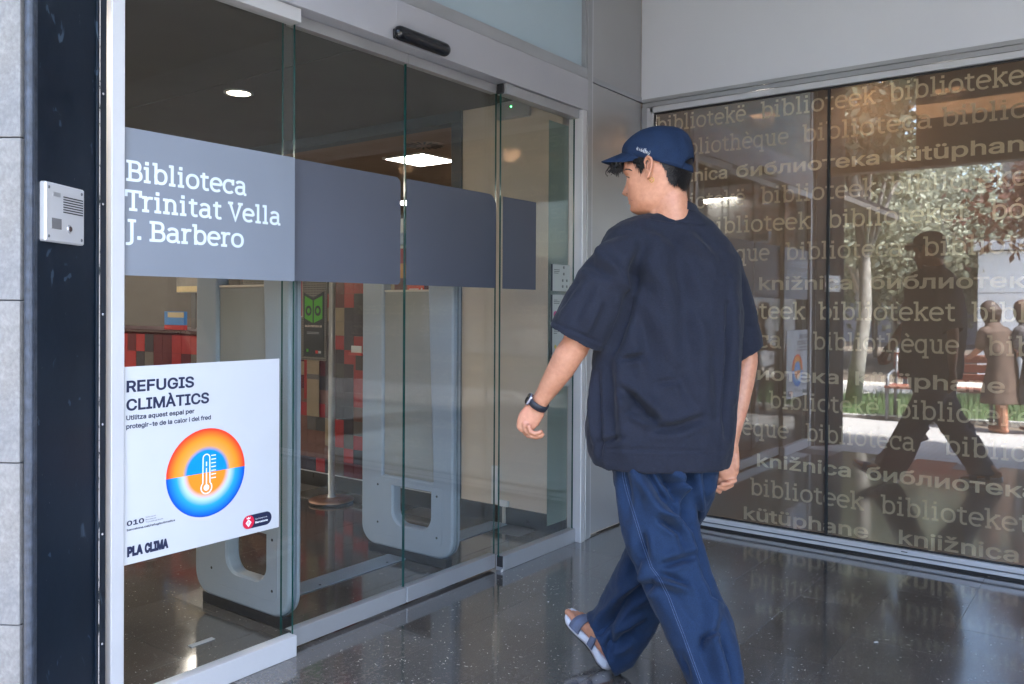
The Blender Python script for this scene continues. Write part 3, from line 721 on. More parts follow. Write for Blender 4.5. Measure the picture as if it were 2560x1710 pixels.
def filmmat(name, c, tr, ts, tcol):
    m, t, b, o = nodes(name)
    v = coords(t); t.links.new(ramp(t, noi(t, v, 2, 3), [(.3, tuple(x * .93 for x in c)), (.7, tuple(x * 1.06 for x in c))]), b.inputs['Base Color'])
    b.inputs['Roughness'].default_value = .6
    tl = N(t, 'ShaderNodeBsdfTranslucent'); tl.inputs[0].default_value = (*tcol, 1)
    tp = N(t, 'ShaderNodeBsdfTransparent'); tp.inputs[0].default_value = (.75, .58, .45, 1)
    m1 = N(t, 'ShaderNodeMixShader'); m1.inputs[0].default_value = ts; t.links.new(b.outputs[0], m1.inputs[1]); t.links.new(tl.outputs[0], m1.inputs[2])
    m2 = N(t, 'ShaderNodeMixShader'); m2.inputs[0].default_value = tr; t.links.new(m1.outputs[0], m2.inputs[1]); t.links.new(tp.outputs[0], m2.inputs[2])
    t.links.new(m2.outputs[0], o.inputs[0]); return m
M['film'] = filmmat('brown_window_film', (.235, .165, .112), .22, .06, (.48, .38, .285))
M['fletter'] = filmmat('cream_film_letter', (.92, .76, .50), .02, .33, (.97, .88, .72))
M['fletter2'] = filmmat('faded_film_letter', (.80, .64, .42), .04, .33, (.86, .75, .58))
box('film', 4.650, 4.6508, 1.3505, 2.375, .066, 2.472, M['film'], wb)
box('film', 4.650, 4.6508, -.70, 1.3365, .066, 2.472, M['film'], wb)
box('film', 4.650, 4.6508, -5, -.72, .066, 2.472, M['film'], wb)
RB, UB, NB = (0, -1, 0), (0, 0, 1), (-1, 0, 0)
rows = {
 1: [('s', 'bibliotekë', 2.374, 1.808), ('s', 'biblioteek', 1.725, 1.106), ('s', 'biblioteket', 1.045, .39)],
 2: [('s', 'bibliothèque', 2.282, 1.562), ('s', 'biblioteca', 1.490, .838), ('s', 'biblioteca', .80, .15)],
 3: [('n', 'knjižnica', 2.36, 1.92), ('n', 'библиотека', 1.866, 1.089), ('n', 'kütüphane', 1.033, .36)],
 4: [('s', 'bibliotekë', 2.374, 1.808), ('s', 'biblioteek', 1.721, 1.10), ('s', 'biblioteket', 1.04, .37)],
 5: [('s', 'biblioteek', 2.063, 1.437), ('s', 'biblioteket', 1.351, .675), ('s', 'bókasafn', .583, .02)],
 6: [('s', 'bibliothèque', 2.374, 1.665), ('s', 'biblioteca', 1.577, .971), ('s', 'biblioteca', .879, .25)],
 7: [('n', 'knižnica', 1.726, 1.22), ('n', 'библиотека', 1.132, .36)],
 8: [('s', 'biblioteek', 2.08, 1.463), ('s', 'biblioteket', 1.396, .725), ('s', 'biblioteek', .659, .04)],
 9: [('s', 'biblioteca', 2.22, 1.593), ('s', 'bibliothèque', 1.423, .71), ('s', 'biblioteca', .591, -.04)],
 10: [('n', 'библиотека', 2.06, 1.286), ('n', 'kütüphane', 1.20, .513)],
 11: [('s', 'bibliotekë', 1.664, 1.08), ('s', 'biblioteket', 1.000, .34)],
 12: [('s', 'bibliothèque', 2.27, 1.55), ('s', 'biblioteca', 1.459, .905), ('s', 'biblioteca', .775, .15)],
 13: [('n', 'knižnica', 1.731, 1.22), ('n', 'библиотека', 1.142, .37)],
 14: [('s', 'biblioteek', 1.771, 1.15), ('s', 'biblioteket', 1.07, .40)],
 15: [('n', 'kütüphane', 1.806, 1.13), ('n', 'knjižnica', .98, .45)]}
zz = {1: 2.356, 2: 2.197, 3: 2.041, 4: 1.875, 5: 1.720, 6: 1.554, 7: 1.391, 8: 1.225, 9: 1.062, 10: .883, 11: .725, 12: .560, 13: .391, 14: .222, 15: .080}
for r, ws in rows.items():
    mt = M['fletter'] if r in (3, 5, 8, 13, 1) else M['fletter2']
    for ty, txt, ya, yb in ws:
        cuts = [(ya, yb)]
        if ty == 's': slab_text('lettering', txt, .073, (4.6488, ya, zz[r]), RB, UB, NB, mt, wb, ya - yb, .185)
        else: sans_text('lettering', txt, .098, (4.6488, ya, zz[r]), RB, UB, NB, mt, wb, ya - yb, .0022)
# ================================================================== LOBBY behind wall A
structure(box('ceiling', 2.7475, 4.0, 2.622, 9, 2.5, 2.56, M['dark_ceiling']))
structure(box('ceiling', 1.30, 2.7400, 2.622, 9, 2.5, 2.56, M['dark_ceiling']))
structure(box('ceiling', -3, 1.2925, 2.622, 9, 2.5, 2.56, M['dark_ceiling']))
structure(box('ceiling_void', -3, 4.0, 2.622, 9.2, 2.565, 2.6, M['rubber']))
structure(box('wall', -3, 4.0, 9.0, 9.15, 0, 2.5, M['beige']))
structure(box('wall', -3.15, -3.0, 4.2, 9.15, 0, 2.5, M['beige']))
structure(box('wall', 3.98, 4.05, 2.6205, 3.36, 0, 2.499, M['beige']))
structure(box('skirting_board', 3.968, 3.9795, 2.525, 3.36, 0, .098, M['skirting']))
pt = thing('room_portal', 'dark slate portal beam and post around the opening to the reading room', 'door frame', (4.0, 3.4, 0))
box('post', 3.962, 4.06, 3.3605, 3.44, 0, 2.43, M['portal'], pt, .002)
box('beam', 3.962, 4.06, 3.3605, 8.9, 2.431, 2.499, M['portal'], pt, .002)
# reading room
structure(box('ceiling', 4.06, 9.5, 2.7, 9, 2.45, 2.5, plain('warm_ceiling', (.30, .21, .16), .85, 0, .08, 3)))
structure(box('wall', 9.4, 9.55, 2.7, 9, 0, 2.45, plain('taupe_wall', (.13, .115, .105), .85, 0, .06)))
structure(box('wall', 4.06, 9.5, 2.601, 2.70, 0, 2.45, M['beige']))
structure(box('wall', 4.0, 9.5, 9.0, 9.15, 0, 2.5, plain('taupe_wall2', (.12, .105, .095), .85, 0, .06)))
# patchwork partition
RP = random.Random(12)
PC = {'R': (.30, .022, .026), 'D': (.035, .028, .038), 'G': (.105, .09, .085), 'W': (.09, .010, .018), 'B': (.27, .20, .13), 'M': (.15, .07, .055), 'K': (.055, .05, .05), 'O': (.55, .20, .04), 'L': (.55, .52, .48)}
PM = {k: plain('patch_' + k, c, .75, 0, .08, 12, .2, 250) for k, c in PC.items()}
pw = thing('patchwork_partition', 'partition covered in red, plum, grey and beige patchwork squares beyond the gates', 'partition', (3.97, 5.2, 0))
box('backing', 3.972, 4.04, 3.445, 5.62, .101, 1.86, M['skirting'], pw)
box('skirting_board', 3.964, 3.9715, 3.445, 5.62, 0, .098, M['skirting'], pw)
box('metal_trim', 3.962, 3.9715, 3.445, 5.62, .0985, .104, M['alu_light'], pw)
cw, ch_ = .097, .0975
ny, nz_ = 22, 18
grid = {}
for j in range(nz_):
    for i in range(ny):
        c = None
        if i > 0 and RP.random() < .34: c = grid[i - 1, j]
        elif j > 0 and RP.random() < .38: c = grid[i, j - 1]
        grid[i, j] = c or RP.choice('RRRDDDGGWWMMBKK')
# the stretch seen past the right gate follows the photograph (columns from y=4.19 up, rows from the top z=1.44 down)
seen = ["MRR", "DDR", "WDD", "MDD", "MRD", "WRR", "DRD", "RRD", "RRD", "DMD", "MGD", "RRG", "DDR"]
i0 = int((4.205 - 3.445) / cw); 
for r_, row in enumerate(seen):
    j = int((1.40 - .106) / ch_) - r_
    for q, c in enumerate(row):
        if j >= 0: grid[i0 + q, j] = c
for i in (0, 1, 2, 3, 4):
    for j, c in ((17, 'L'), (16, 'L'), (15, 'R'), (14, 'O'), (13, 'W')): grid[i, j] = c
pmesh = {}
for (i, j), c in grid.items():
    if c not in pmesh:
        v, f = bevbox(-.006, 0, .0006, cw - .0006, .0006, ch_ - .0006, .001)
        me = bpy.data.meshes.new('patch_square'); me.from_pydata(v, [], [list(q) for q in f]); me.materials.append(PM[c]); pmesh[c] = me
    if len([1 for o in pw.children if o.name.startswith('patch_square')]) >= 0:
        pass
gi = 0
allc = MB(); 
for (i, j), c in sorted(grid.items()):
    y = 3.445 + i * cw; z = .106 + j * ch_
    if i <= 13 or j >= 0:
        if gi < 298 and (5 <= i <= 20 or j >= 12):
            o = bpy.data.objects.new('patch_square', pmesh[c]); col.objects.link(o); o.parent = pw; gi += 1
            o.location = Vector((3.9718 - RP.uniform(0, .0012), y, z)) - ORG[pw.name]
        else: allc.box(3.9658, 3.9718, y + .0006, y + cw - .0006, z + .0006, z + ch_ - .0006, 'RDGWBMKOL'.index(c))
if allc.v: tag(allc.build('patch_squares', None, pw, mats=[PM[k] for k in 'RDGWBMKOL']), kind='stuff')
# reception counter further back
ct = thing('reception_counter', 'long dark red patchwork reception counter at the back of the reading room', 'counter', (4.0, 6.8, 0))
box('skirting_board', 3.99, 4.5, 5.74, 8.6, 0, .10, M['skirting'], ct)
box('worktop', 3.95, 4.6, 5.70, 8.6, 1.052, 1.078, plain('plum_worktop', (.05, .02, .03), .3), ct, .004)
box('front', 3.985, 4.02, 5.72, 8.6, .104, 1.05, PM['W'], ct)
for i in range(20):
    for j in range(6):
        c = RP.choice('RRWWDDGRW'); y = 5.725 + i * .142; z = .108 + j * .155
        v, f = bevbox(3.978, 3.9845, y, y + .140, z, z + .153, .001)
        mk('patch_square', v, f, PM[c], ct)
bk = thing('book', 'blue and red book standing on the reception counter', 'book', (4.05, 6.6, 1.078))
d_ = ((.05, .22, .55), (.45, .02, .03), (.55, .45, .28))
box('cover', 4.02, 4.05, 6.46, 6.76, 1.12, 1.235, plain('blue_cover', d_[0], .4), bk, .001)
box('cover', 4.0195, 4.0505, 6.46, 6.76, 1.079, 1.119, plain('red_cover', d_[1], .4), bk, .001)
box('page', 4.015, 4.0195, 6.46, 6.70, 1.185, 1.228, plain('cream_page', d_[2], .4), bk)
st_ = thing('computer_screen', 'pale sheet and monitor on the reception counter', 'monitor', (4.3, 6.7, 1.08))
box('screen', 4.28, 4.31, 6.5, 7.0, 1.40, 1.62, plain('pale_screen', (.32, .30, .29), .5), st_, .003)
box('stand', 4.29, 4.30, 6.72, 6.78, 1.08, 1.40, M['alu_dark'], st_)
box('paper_strip', 4.27, 4.279, 6.5, 6.98, 1.41, 1.46, plain('cream_strip', (.75, .6, .35), .5), st_)
RQ = random.Random(3)
for k in range(9):
    y = 6.9 + .27 * k * .8; z0 = 1.35 + RQ.uniform(-.1, .15)
    p_ = thing('wall_picture', ['green leafy', 'grey blue', 'dusty red', 'pale cream', 'dark green', 'olive', 'teal', 'brown', 'sand coloured'][k] + ' picture in the row on the reading room wall', 'picture', (9.38, y + 1.2, z0), 'pictures on the reading room wall')
    c = [(.05, .12, .07), (.12, .15, .17), (.20, .06, .045), (.36, .34, .28), (.03, .07, .045), (.13, .13, .06), (.10, .2, .2), (.11, .07, .05), (.3, .24, .16)][k]
    y2 = 4.0 + .55 * k
    mm_, t_, b_2, o_2 = nodes('picture_print'); t_.links.new(ramp(t_, noi(t_, coords(t_), 7, 5, .7), [(.35, tuple(x * .35 for x in c)), (.5, c), (.65, tuple(min(x * 2.2, 1) for x in c))]), b_2.inputs[0])
    box('canvas', 9.375, 9.395, y2, y2 + .45, 1.35, 2.1, mm_, p_)
    box('frame', 9.37, 9.374, y2 - .01, y2 + .46, 1.335, 1.348, M['alu_dark'], p_)
# lobby lights
E1 = emit('downlight_glow', (1, .84, .62), 5)
dl = thing('ceiling_downlight', 'round lit downlight in the dark lobby ceiling', 'light', (2.9, 4.117, 2.5))
MB().lathe([(.082, 0), (.082, -.006), (.066, -.008), (.064, .004)], (2.9, 4.117, 2.4995), 32).build('rim', M['alu'], dl, True)
V = [(2.9 + .064 * math.cos(a), 4.117 + .064 * math.sin(a), 2.495) for a in np.linspace(0, 6.2832, 33)[:-1]]
mk('lamp', V, [list(range(32))[::-1]], E1, dl)
E2 = emit('panel_glow', (1, .9, .78), 5)
E3 = emit('lobby_fill_glow', (1, .88, .72), 8)  # glow of the fill panels added out of view in the lobby
def panel(label, x, y, z, s, em):
    t_ = thing('ceiling_light_panel', label, 'light', (x, y, z), 'square ceiling light panels')
    f_ = MB(); b2 = .014
    for a in ((x - s, x + s, y - s, y - s + b2), (x - s, x + s, y + s - b2, y + s), (x - s, x - s + b2, y - s + b2, y + s - b2), (x + s - b2, x + s, y - s + b2, y + s - b2)): f_.box(*a, z - .012, z - .0005)
    f_.build('frame', M['alu_light'], t_)
    box('diffuser', x - s + b2, x + s - b2, y - s + b2, y + s - b2, z - .009, z - .004, em, t_)
panel('square lit ceiling panel in the reading room behind the right gate', 4.87, 4.535, 2.45, .215, E2)
panel('second lit ceiling panel of the reading room, partly behind the film band', 4.97, 5.62, 2.45, .215, E2)
panel('unseen fill light panel added deep in the reading room', 6.9, 6.4, 2.45, .3, E2)  # added out of view to brighten the reading room
panel('lit ceiling panel over the reception counter', 5.2, 7.6, 2.45, .3, E2)
panel('unseen fill light panel added at the left of the lobby', .3, 3.7, 2.5, .3, E3)  # lobby panels from here on are added fill, hidden from the camera
panel('unseen fill light panel added at the back of the lobby', 2.1, 8.1, 2.5, .3, E3)
panel('unseen fill light panel added far left in the lobby', -.9, 6.0, 2.5, .3, E3)
vt = thing('air_vent', 'round ceiling air vent with radial slots beside the light panel', 'vent', (4.456, 4.126, 2.45))
MB().lathe([(.15, 0), (.15, -.005), (.02, -.007), (.0, -.007)], (4.456, 4.126, 2.4495), 32).build('plate', plain('vent_plate', (.3, .21, .16), .6), vt, True)
for k in range(16):
    a = k * math.pi / 8; ca, sa = math.cos(a), math.sin(a); V = []
    for r_, w_ in ((.055, .005), (.135, .009)):
        for s in (-1, 1): V.append((4.456 + r_ * ca - s * w_ * sa, 4.126 + r_ * sa + s * w_ * ca, 2.4412))
    V += [(x, y, z + .001) for x, y, z in V]
    mk('slot', V, [(0, 1, 3, 2), (0, 2, 6, 4), (1, 5, 7, 3), (0, 4, 5, 1), (2, 3, 7, 6)], M['rubber'], vt)
el = thing('emergency_light', 'grey emergency light box with a green dot on the lobby wall', 'light', (3.97, 2.95, 2.44))
box('housing', 3.94, 3.979, 2.835, 3.07, 2.395, 2.497, M['alu'], el, .008)
box('indicator', 3.9385, 3.94, 2.955, 2.961, 2.458, 2.464, emit('green_led', (.05, 1, .15), 4), el)
jb = thing('wall_conduit', 'white cable cover and socket low on the cream lobby wall', 'socket', (3.97, 3.07, 0))
box('cover', 3.962, 3.9795, 3.06, 3.11, .105, .335, M['white'], jb, .003)
box('socket', 3.958, 3.9795, 2.985, 3.055, .10, .135, M['white'], jb, .002)
box('cable_stub', 3.950, 3.967, 3.0, 3.018, .004, .099, plain('cream_cover', (.5, .45, .38), .6), jb, .002)
fs = thing('fire_sign', 'small red fire safety sign above the right gate panel', 'sign', (3.95, 3.73, 1.4))
box('plate', 3.952, 3.955, 3.655, 3.80, 1.358, 1.425, plain('fire_red', (.60, .025, .02), .4), fs, .0004)
box('print', 3.9512, 3.9519, 3.70, 3.785, 1.397, 1.402, wp, fs); box('print', 3.9512, 3.9519, 3.70, 3.785, 1.380, 1.385, wp, fs); box('print', 3.9512, 3.9519, 3.668, 3.680, 1.375, 1.405, wp, fs)
# perforated board, owl poster, red poster
def perf():
    m, t, b, o = nodes('perforated_board')
    v = coords(t, (1, 1, 1)); s = N(t, 'ShaderNodeSeparateXYZ'); t.links.new(v, s.inputs[0]); outs = []
    for k in (1, 2):
        a = N(t, 'ShaderNodeMath', operation='MULTIPLY'); a.inputs[1].default_value = 1 / .0165; t.links.new(s.outputs[k], a.inputs[0])
        f = N(t, 'ShaderNodeMath', operation='FRACT'); t.links.new(a.outputs[0], f.inputs[0])
        u = N(t, 'ShaderNodeMath', operation='SUBTRACT'); u.inputs[1].default_value = .5; t.links.new(f.outputs[0], u.inputs[0])
        w2 = N(t, 'ShaderNodeMath', operation='POWER'); w2.inputs[1].default_value = 2
        ab = N(t, 'ShaderNodeMath', operation='ABSOLUTE'); t.links.new(u.outputs[0], ab.inputs[0]); t.links.new(ab.outputs[0], w2.inputs[0]); outs.append(w2.outputs[0])
    ad = N(t, 'ShaderNodeMath', operation='ADD'); t.links.new(outs[0], ad.inputs[0]); t.links.new(outs[1], ad.inputs[1])
    lt = N(t, 'ShaderNodeMath', operation='LESS_THAN'); lt.inputs[1].default_value = .085; t.links.new(ad.outputs[0], lt.inputs[0])
    t.links.new(mixc(t, lt.outputs[0], (.20, .18, .15), (.015, .013, .012)), b.inputs['Base Color']); b.inputs['Roughness'].default_value = .6; return m
pb = thing('perforated_board', 'perforated display board on the partition, holding two posters', 'notice board', (3.95, 4.9, .9))
box('panel', 3.950, 3.962, 4.585, 5.55, .90, 1.86, perf(), pb, .001)
ow = thing('poster', 'tall black poster with green open book owl logo, hung on the perforated board', 'poster', (3.94, 4.71, .926))
blk = plain('black_poster', (.006, .012, .016), .5, 0, .02)
def quad(nm, P, x, mat, par): return mk(nm, [(x, y, z) for y, z in P] , [list(range(len(P)))], mat, par)
def cv(cx, cz): return (4.822 - (cx - 203) * .000832, .926 + (1005 - cz) * .000596)
P = [cv(203, 235), cv(325, 300), cv(465, 225), cv(465, 1005), cv(203, 1005)]
Vp = [(3.946, y, z) for y, z in P] + [(3.949, y, z) for y, z in P]
mk('paper', Vp, [[0, 1, 2, 3, 4], [9, 8, 7, 6, 5]] + [(i, i + 5, (i + 1) % 5 + 5, (i + 1) % 5) for i in range(5)], blk, ow)
grn = plain('green_print', (.06, .36, .015), .5, 0, .02)
quad('print', [cv(218, 275), cv(322, 332), cv(322, 602), cv(218, 547)], 3.9455, grn, ow)
quad('print', [cv(338, 332), cv(447, 275), cv(447, 547), cv(338, 602)], 3.9455, grn, ow)
for cx in (270, 389):
    for r_, mt_, x_ in ((40, blk, 3.9450), (20, grn, 3.9446)):
        quad('print', [(lambda a: cv(cx + r_ * math.cos(a), 455 + r_ * 1.55 * math.sin(a)))(a) for a in np.linspace(0, 6.283, 21)[:-1]], x_, mt_, ow)
sans_text('lettering', "SALES D'ESTUDI A 10", .017, (3.9452, cv(222, 650)[0], cv(222, 650)[1]), (0, -1, 0), UB, (-1, 0, 0), plain('cream_print', (.6, .5, .4), .5), ow, .182, .0012)
for z_ in (715, 732): box('print', 3.9448, 3.9453, cv(405, z_)[0], cv(250, z_)[0], cv(0, z_)[1], cv(0, z_)[1] + .003, M['alu'], ow)
box('print', 3.9448, 3.9453, cv(270, 0)[0], cv(243, 0)[0], cv(0, 950)[1], cv(0, 915)[1], grn, ow)
box('print', 3.9448, 3.9453, cv(392, 0)[0], cv(360, 0)[0], cv(0, 965)[1], cv(0, 930)[1], plain('red_dot', (.6, .03, .03), .5), ow)
box('print', 3.9448, 3.9453, cv(432, 0)[0], cv(398, 0)[0], cv(0, 962)[1], cv(0, 933)[1], M['alu'], ow)
rp = thing('poster', 'red poster with black figure drawing pinned at the left of the perforated board', 'poster', (3.94, 4.93, 1.2))
box('paper', 3.946, 3.949, 4.83, 5.10, 1.205, 1.56, plain('cream_border', (.5, .40, .32), .6), rp)
box('print', 3.9448, 3.9455, 4.838, 5.09, 1.215, 1.55, plain('poster_red', (.36, .03, .028), .6), rp)
fg = MB(); rr_ = random.Random(8)
for k in range(14):
    y = 4.90 + rr_.uniform(-.035, .05); z = 1.40 + rr_.uniform(-.03, .13); a = rr_.uniform(0, 3.1); l = rr_.uniform(.02, .05); w_ = .006
    d = (math.cos(a) * l, math.sin(a) * l); n2 = (-math.sin(a) * w_, math.cos(a) * w_)
    fg.add([(3.9442 - k * .00002, y + d[0] + n2[0], z + d[1] + n2[1]), (3.9442 - k * .00002, y + d[0] - n2[0], z + d[1] - n2[1]), (3.9442 - k * .00002, y - d[0] - n2[0], z - d[1] - n2[1]), (3.9442 - k * .00002, y - d[0] + n2[0], z - d[1] + n2[1])], [(0, 1, 2, 3)])
fg.add([(3.9446, 4.915, 1.38), (3.9446, 4.895, 1.38), (3.9446, 4.880, 1.225), (3.9446, 4.890, 1.225)], [(0, 1, 2, 3)]); fg.add([(3.94465, 4.93, 1.38), (3.94465, 4.905, 1.38), (3.94465, 4.93, 1.23), (3.94465, 4.938, 1.23)], [(0, 1, 2, 3)])
fg.build('print', blk, rp)
lf_ = thing('leaflet_holder', 'cream leaflet stuck on the patchwork wall under the owl poster', 'leaflet', (3.94, 4.72, .5))
box('sheet', 3.952, 3.956, 4.66, 4.79, .50, .92, PM['B'], lf_); box('red_edge', 3.951, 3.956, 4.792, 4.82, .62, .92, PM['R'], lf_); box('stripe', 3.9508, 3.9515, 4.66, 4.79, .765, .80, PM['G'], lf_)
sh = thing('shelf', 'small red shelf with white card on the patchwork partition', 'shelf', (3.93, 4.25, .95))
box('board', 3.90, 3.965, 4.17, 4.30, .955, .972, plain('shelf_red', (.50, .02, .025), .4), sh, .001); box('card', 3.925, 3.93, 4.20, 4.298, .973, 1.018, M['white'], sh)
box('niche', 3.963, 3.9655, 4.17, 4.296, .85, .953, plain('niche_dark', (.02, .004, .008), .5), sh)
# stanchion
sp = thing('barrier_post', 'slim grey steel barrier post on a round copper coloured base', 'barrier post', (3.70, 4.235, 0))
MB().lathe([(.0, .0), (.140, .0), (.144, .006), (.144, .014)], (3.70, 4.235, 0.001), 48).build('rubber_foot', M['rubber'], sp, True)
MB().lathe([(.146, .014), (.146, .020), (.10, .029), (.03, .034), (.03, .035)], (3.70, 4.235, 0.001), 48).build('base', plain('copper_satin', (.42, .26, .2), .3, .8, .06), sp, True)
MB().lathe([(.028, .034), (.028, .042), (.0215, .044), (.0215, 1.70), (.0, 1.71)], (3.70, 4.235, 0.001), 28).build('pole', M['steel'], sp, True)

# ---- security gates
def outline_curve(outer, holes, half, bev, name, mat, parent, tf, res=2):
    c = bpy.data.curves.new(name, 'CURVE'); c.dimensions = '2D'; c.fill_mode = 'BOTH'; c.extrude = half - bev; c.bevel_depth = bev; c.bevel_resolution = 2; c.offset = -bev
    for P in [outer] + holes:
        s = c.splines.new('POLY'); s.points.add(len(P) - 1); s.use_cyclic_u = True
        for p, q in zip(s.points, P): p.co = (q[0], q[1], 0, 1)
    o = bpy.data.objects.new(name, c); col.objects.link(o)
    me = bpy.data.meshes.new_from_object(o.evaluated_get(bpy.context.evaluated_depsgraph_get()))
    V = [tf(*v.co) for v in me.vertices]; F = [list(p.vertices) for p in me.polygons]
    bpy.data.objects.remove(o); bpy.data.curves.remove(c); bpy.data.meshes.remove(me)
    return mk(name, V, F, mat, parent)
def rr2(x0, x1, y0, y1, r, n=10):
    P = []
    for (cx, cy, a0), q in zip(((x0, y0, 180), (x1, y0, 270), (x1, y1, 0), (x0, y1, 90)), r):
        sx = 1 if cx == x0 else -1; sy = 1 if cy == y0 else -1
        if q == 0: P.append((cx, cy)); continue
        for k in range(n + 1):
            a = RAD(a0 + 90 * k / n); P.append((cx + sx * q + q * math.cos(a), cy + sy * q + q * math.sin(a)))
    return P
M['gate'] = plain('blue_grey_plastic', (.27, .30, .34), .42, 0, .03, 3, .12, 160)
M['gate_panel'] = plain('grey_gate_panel', (.25, .24, .225), .7, 0, .05, 4, .4, 300)
def gate(xc, label):
    g = thing('security_gate', label, 'security gate', (xc, 2.97, 0), 'library security gates')
    tf = lambda a, b, c: (xc + c, a, b)
    y0, y1 = 2.655, 3.29
    outer = rr2(y0, y1, .045, 1.66, (.10, .10, .14, .14))
    hole = rr2(2.800, 3.058, .172, .365, (.07, .07, .0, .0))
    up = rr2(2.83, 3.135, .415, 1.60, (.005, .005, .05, .05))
    up[0:1] = up[0:1]
    up = [(p[0] + (-.045 if (p[0] < 2.9 and p[1] < .6) else 0), p[1]) for p in up]
    outline_curve(outer, [hole, up], .032, .012, 'frame', M['gate'], g, tf)
    outline_curve([(p[0] * 1 + 0, p[1]) for p in rr2(2.777, 3.143, .395, 1.36, (.0, .0, .02, .02))], [], .016, .003, 'inner_panel', M['gate_panel'], g, tf)
    box('panel_cap', xc - .02, xc + .02, 2.80, 3.143, 1.3605, 1.370, M['beige'], g, .002)
    # service plate around the lower hole
    outline_curve(rr2(2.72, 3.20, .105, .395, (.035, .035, .02, .02)), [rr2(2.792, 3.066, .165, .3695, (.075, .075, .0, .0))], .0335, .0015, 'service_plate', M['gate'], g, tf)
    for yy, zz_ in ((3.165, .36), (3.165, .165), (2.755, .352), (2.755, .148)):
        for sgn in (-1,):
            V = [(xc - .0345, yy + .006 * math.cos(a), zz_ + .006 * math.sin(a)) for a in np.linspace(0, 6.283, 13)[:-1]] + [(xc - .0335, yy + .006 * math.cos(a), zz_ + .006 * math.sin(a)) for a in np.linspace(0, 6.283, 13)[:-1]]
            mk('screw', V, [list(range(12))] + [(i, (i + 1) % 12, (i + 1) % 12 + 12, i + 12) for i in range(12)], M['rubber'], g)
    box('plinth', xc - .022, xc + .022, 2.70, 3.25, .0, .047, M['rubber'], g, .003)
    outline_curve(rr2(y0 - .004, y1 + .004, .041, 1.664, (.103, .103, .143, .143)), [rr2(y0 + .03, y1 - .03, .078, 1.62, (.08, .08, .11, .11))], .006, .002, 'centre_band', plain('gate_seam', (.12, .15, .18), .5), g, tf)
    return g
gate(3.112, 'grey blue library security gate behind the right sliding door')
gate(2.135, 'grey blue library security gate behind the climate poster')
ts = thing('threshold_strip', 'grooved aluminium cable strip on the floor between the security gates', 'floor strip', (2.7, 3.03, 0))
for x0, x1 in ((2.16, 3.09), (3.135, 3.945)):
    q = MB(); q.box(x0, x1, 2.975, 3.100, .0005, .006, 0, .001)
    for k in range(6): q.box(x0, x1, 2.985 + .018 * k, 2.991 + .018 * k, .0062, .0078)
    q.build('strip', plain('ribbed_aluminium', (.33, .37, .42), .35, .5, .04), ts)
for x in (2.55, 2.98): MB().lathe([(.006, .0075), (.006, .009), (.0, .009)], (x, 2.995, 0), 12).build('screw', M['rubber'], ts)
# small plate and cracks in the lobby floor
fp = thing('floor_plate', 'thin metal cover plate let into the lobby floor by the left gate', 'plate', (1.95, 2.83, 0))
box('plate', 1.80, 1.90, 2.835, 2.86, .0008, .003, M['alu_light'], fp)

# ================================================================== ROOM B behind the film
structure(box('floor', 4.86, 9.4, -5, 2.4, -.05, -.003, plain('warm_floor', (.10, .06, .045), .4, 0, .1)))
structure(box('ceiling', 4.86, 9.4, -5, 2.45, 2.60, 2.65, plain('taupe_ceiling', (.25, .2, .16), .9)))
structure(box('wall', 7.0, 7.1, -5, 2.4, 0, 2.6, plain('brown_wall', (.24, .17, .125), .85, 0, .06)))
structure(box('wall', 4.76, 9.4, 2.462, 2.60, 0, 2.6, plain('brown_wall2', (.26, .19, .14), .85, 0, .06)))
structure(box('wall', 4.86, 9.4, -5.1, -5, 0, 2.6, M['beige']))
sb = thing('sofa', 'dark red sofa with an orange cushion block seen through the window film', 'sofa', (5.3, 1.6, 0))
sr = plain('oxblood_fabric', (.20, .02, .014), .8, 0, .1, 20, .3, 200)
box('seat', 4.95, 5.75, .7, 2.15, .12, .42, sr, sb, .04); box('backrest', 5.76, 5.95, .7, 2.15, .12, .85, sr, sb, .04)
box('armrest', 4.95, 5.75, .52, .69, .1, .6, sr, sb, .04); box('plinth', 5.0, 5.9, .6, 2.1, 0, .118, M['rubber'], sb)
og = thing('stool', 'bright orange block stool standing behind the window film', 'stool', (4.95, 2.2, 0))
box('seat', 4.78, 5.10, 1.93, 2.36, .12, .40, plain('orange_fabric', (.85, .13, .01), .7), og, .02); box('base', 4.80, 5.08, 1.95, 2.34, 0, .118, plain('olive_base', (.09, .09, .035), .6), og, .005)
# warm spotlights washing the film from behind
for k, y in enumerate((1.15, -1.3)):
    lt_ = thing('ceiling_spotlight', ('warm spotlight just behind the film, lighting the words from above', 'warm spotlight further along behind the film')[k], 'light', (4.92, y, 2.58), 'spotlights behind the film')
    MB().lathe([(.0, -.002), (.045, -.002), (.05, -.05), (.042, -.05), (.036, -.012)], (4.93, y, 2.6), 24).build('can', M['alu_dark'], lt_, True)
    V = [(4.93 + .034 * math.cos(a), y + .034 * math.sin(a), 2.578) for a in np.linspace(0, 6.283, 25)[:-1]]
    mk('bulb', V, [list(range(24))[::-1]], emit('spot_glow', (1, .74, .46), 8), lt_)
    la = bpy.data.lights.new('spot_lamp', 'SPOT'); la.energy = 22; la.color = (1, .92, .80); la.spot_size = RAD(120); la.spot_blend = 1; la.shadow_soft_size = .03
    lo = bpy.data.objects.new('spot_lamp', la); put(lo, lt_); lo.location = (.01, 0, -.055); lo.rotation_euler = (0, RAD(28), 0)
rl = thing('ceiling_light_panel', 'lit ceiling panel of the room behind the film', 'light', (6.1, .8, 2.6), 'square ceiling light panels')
box('diffuser', 5.9, 6.3, .4, 1.2, 2.59, 2.599, emit('film_room_glow', (1, .86, .7), 1.2), rl)

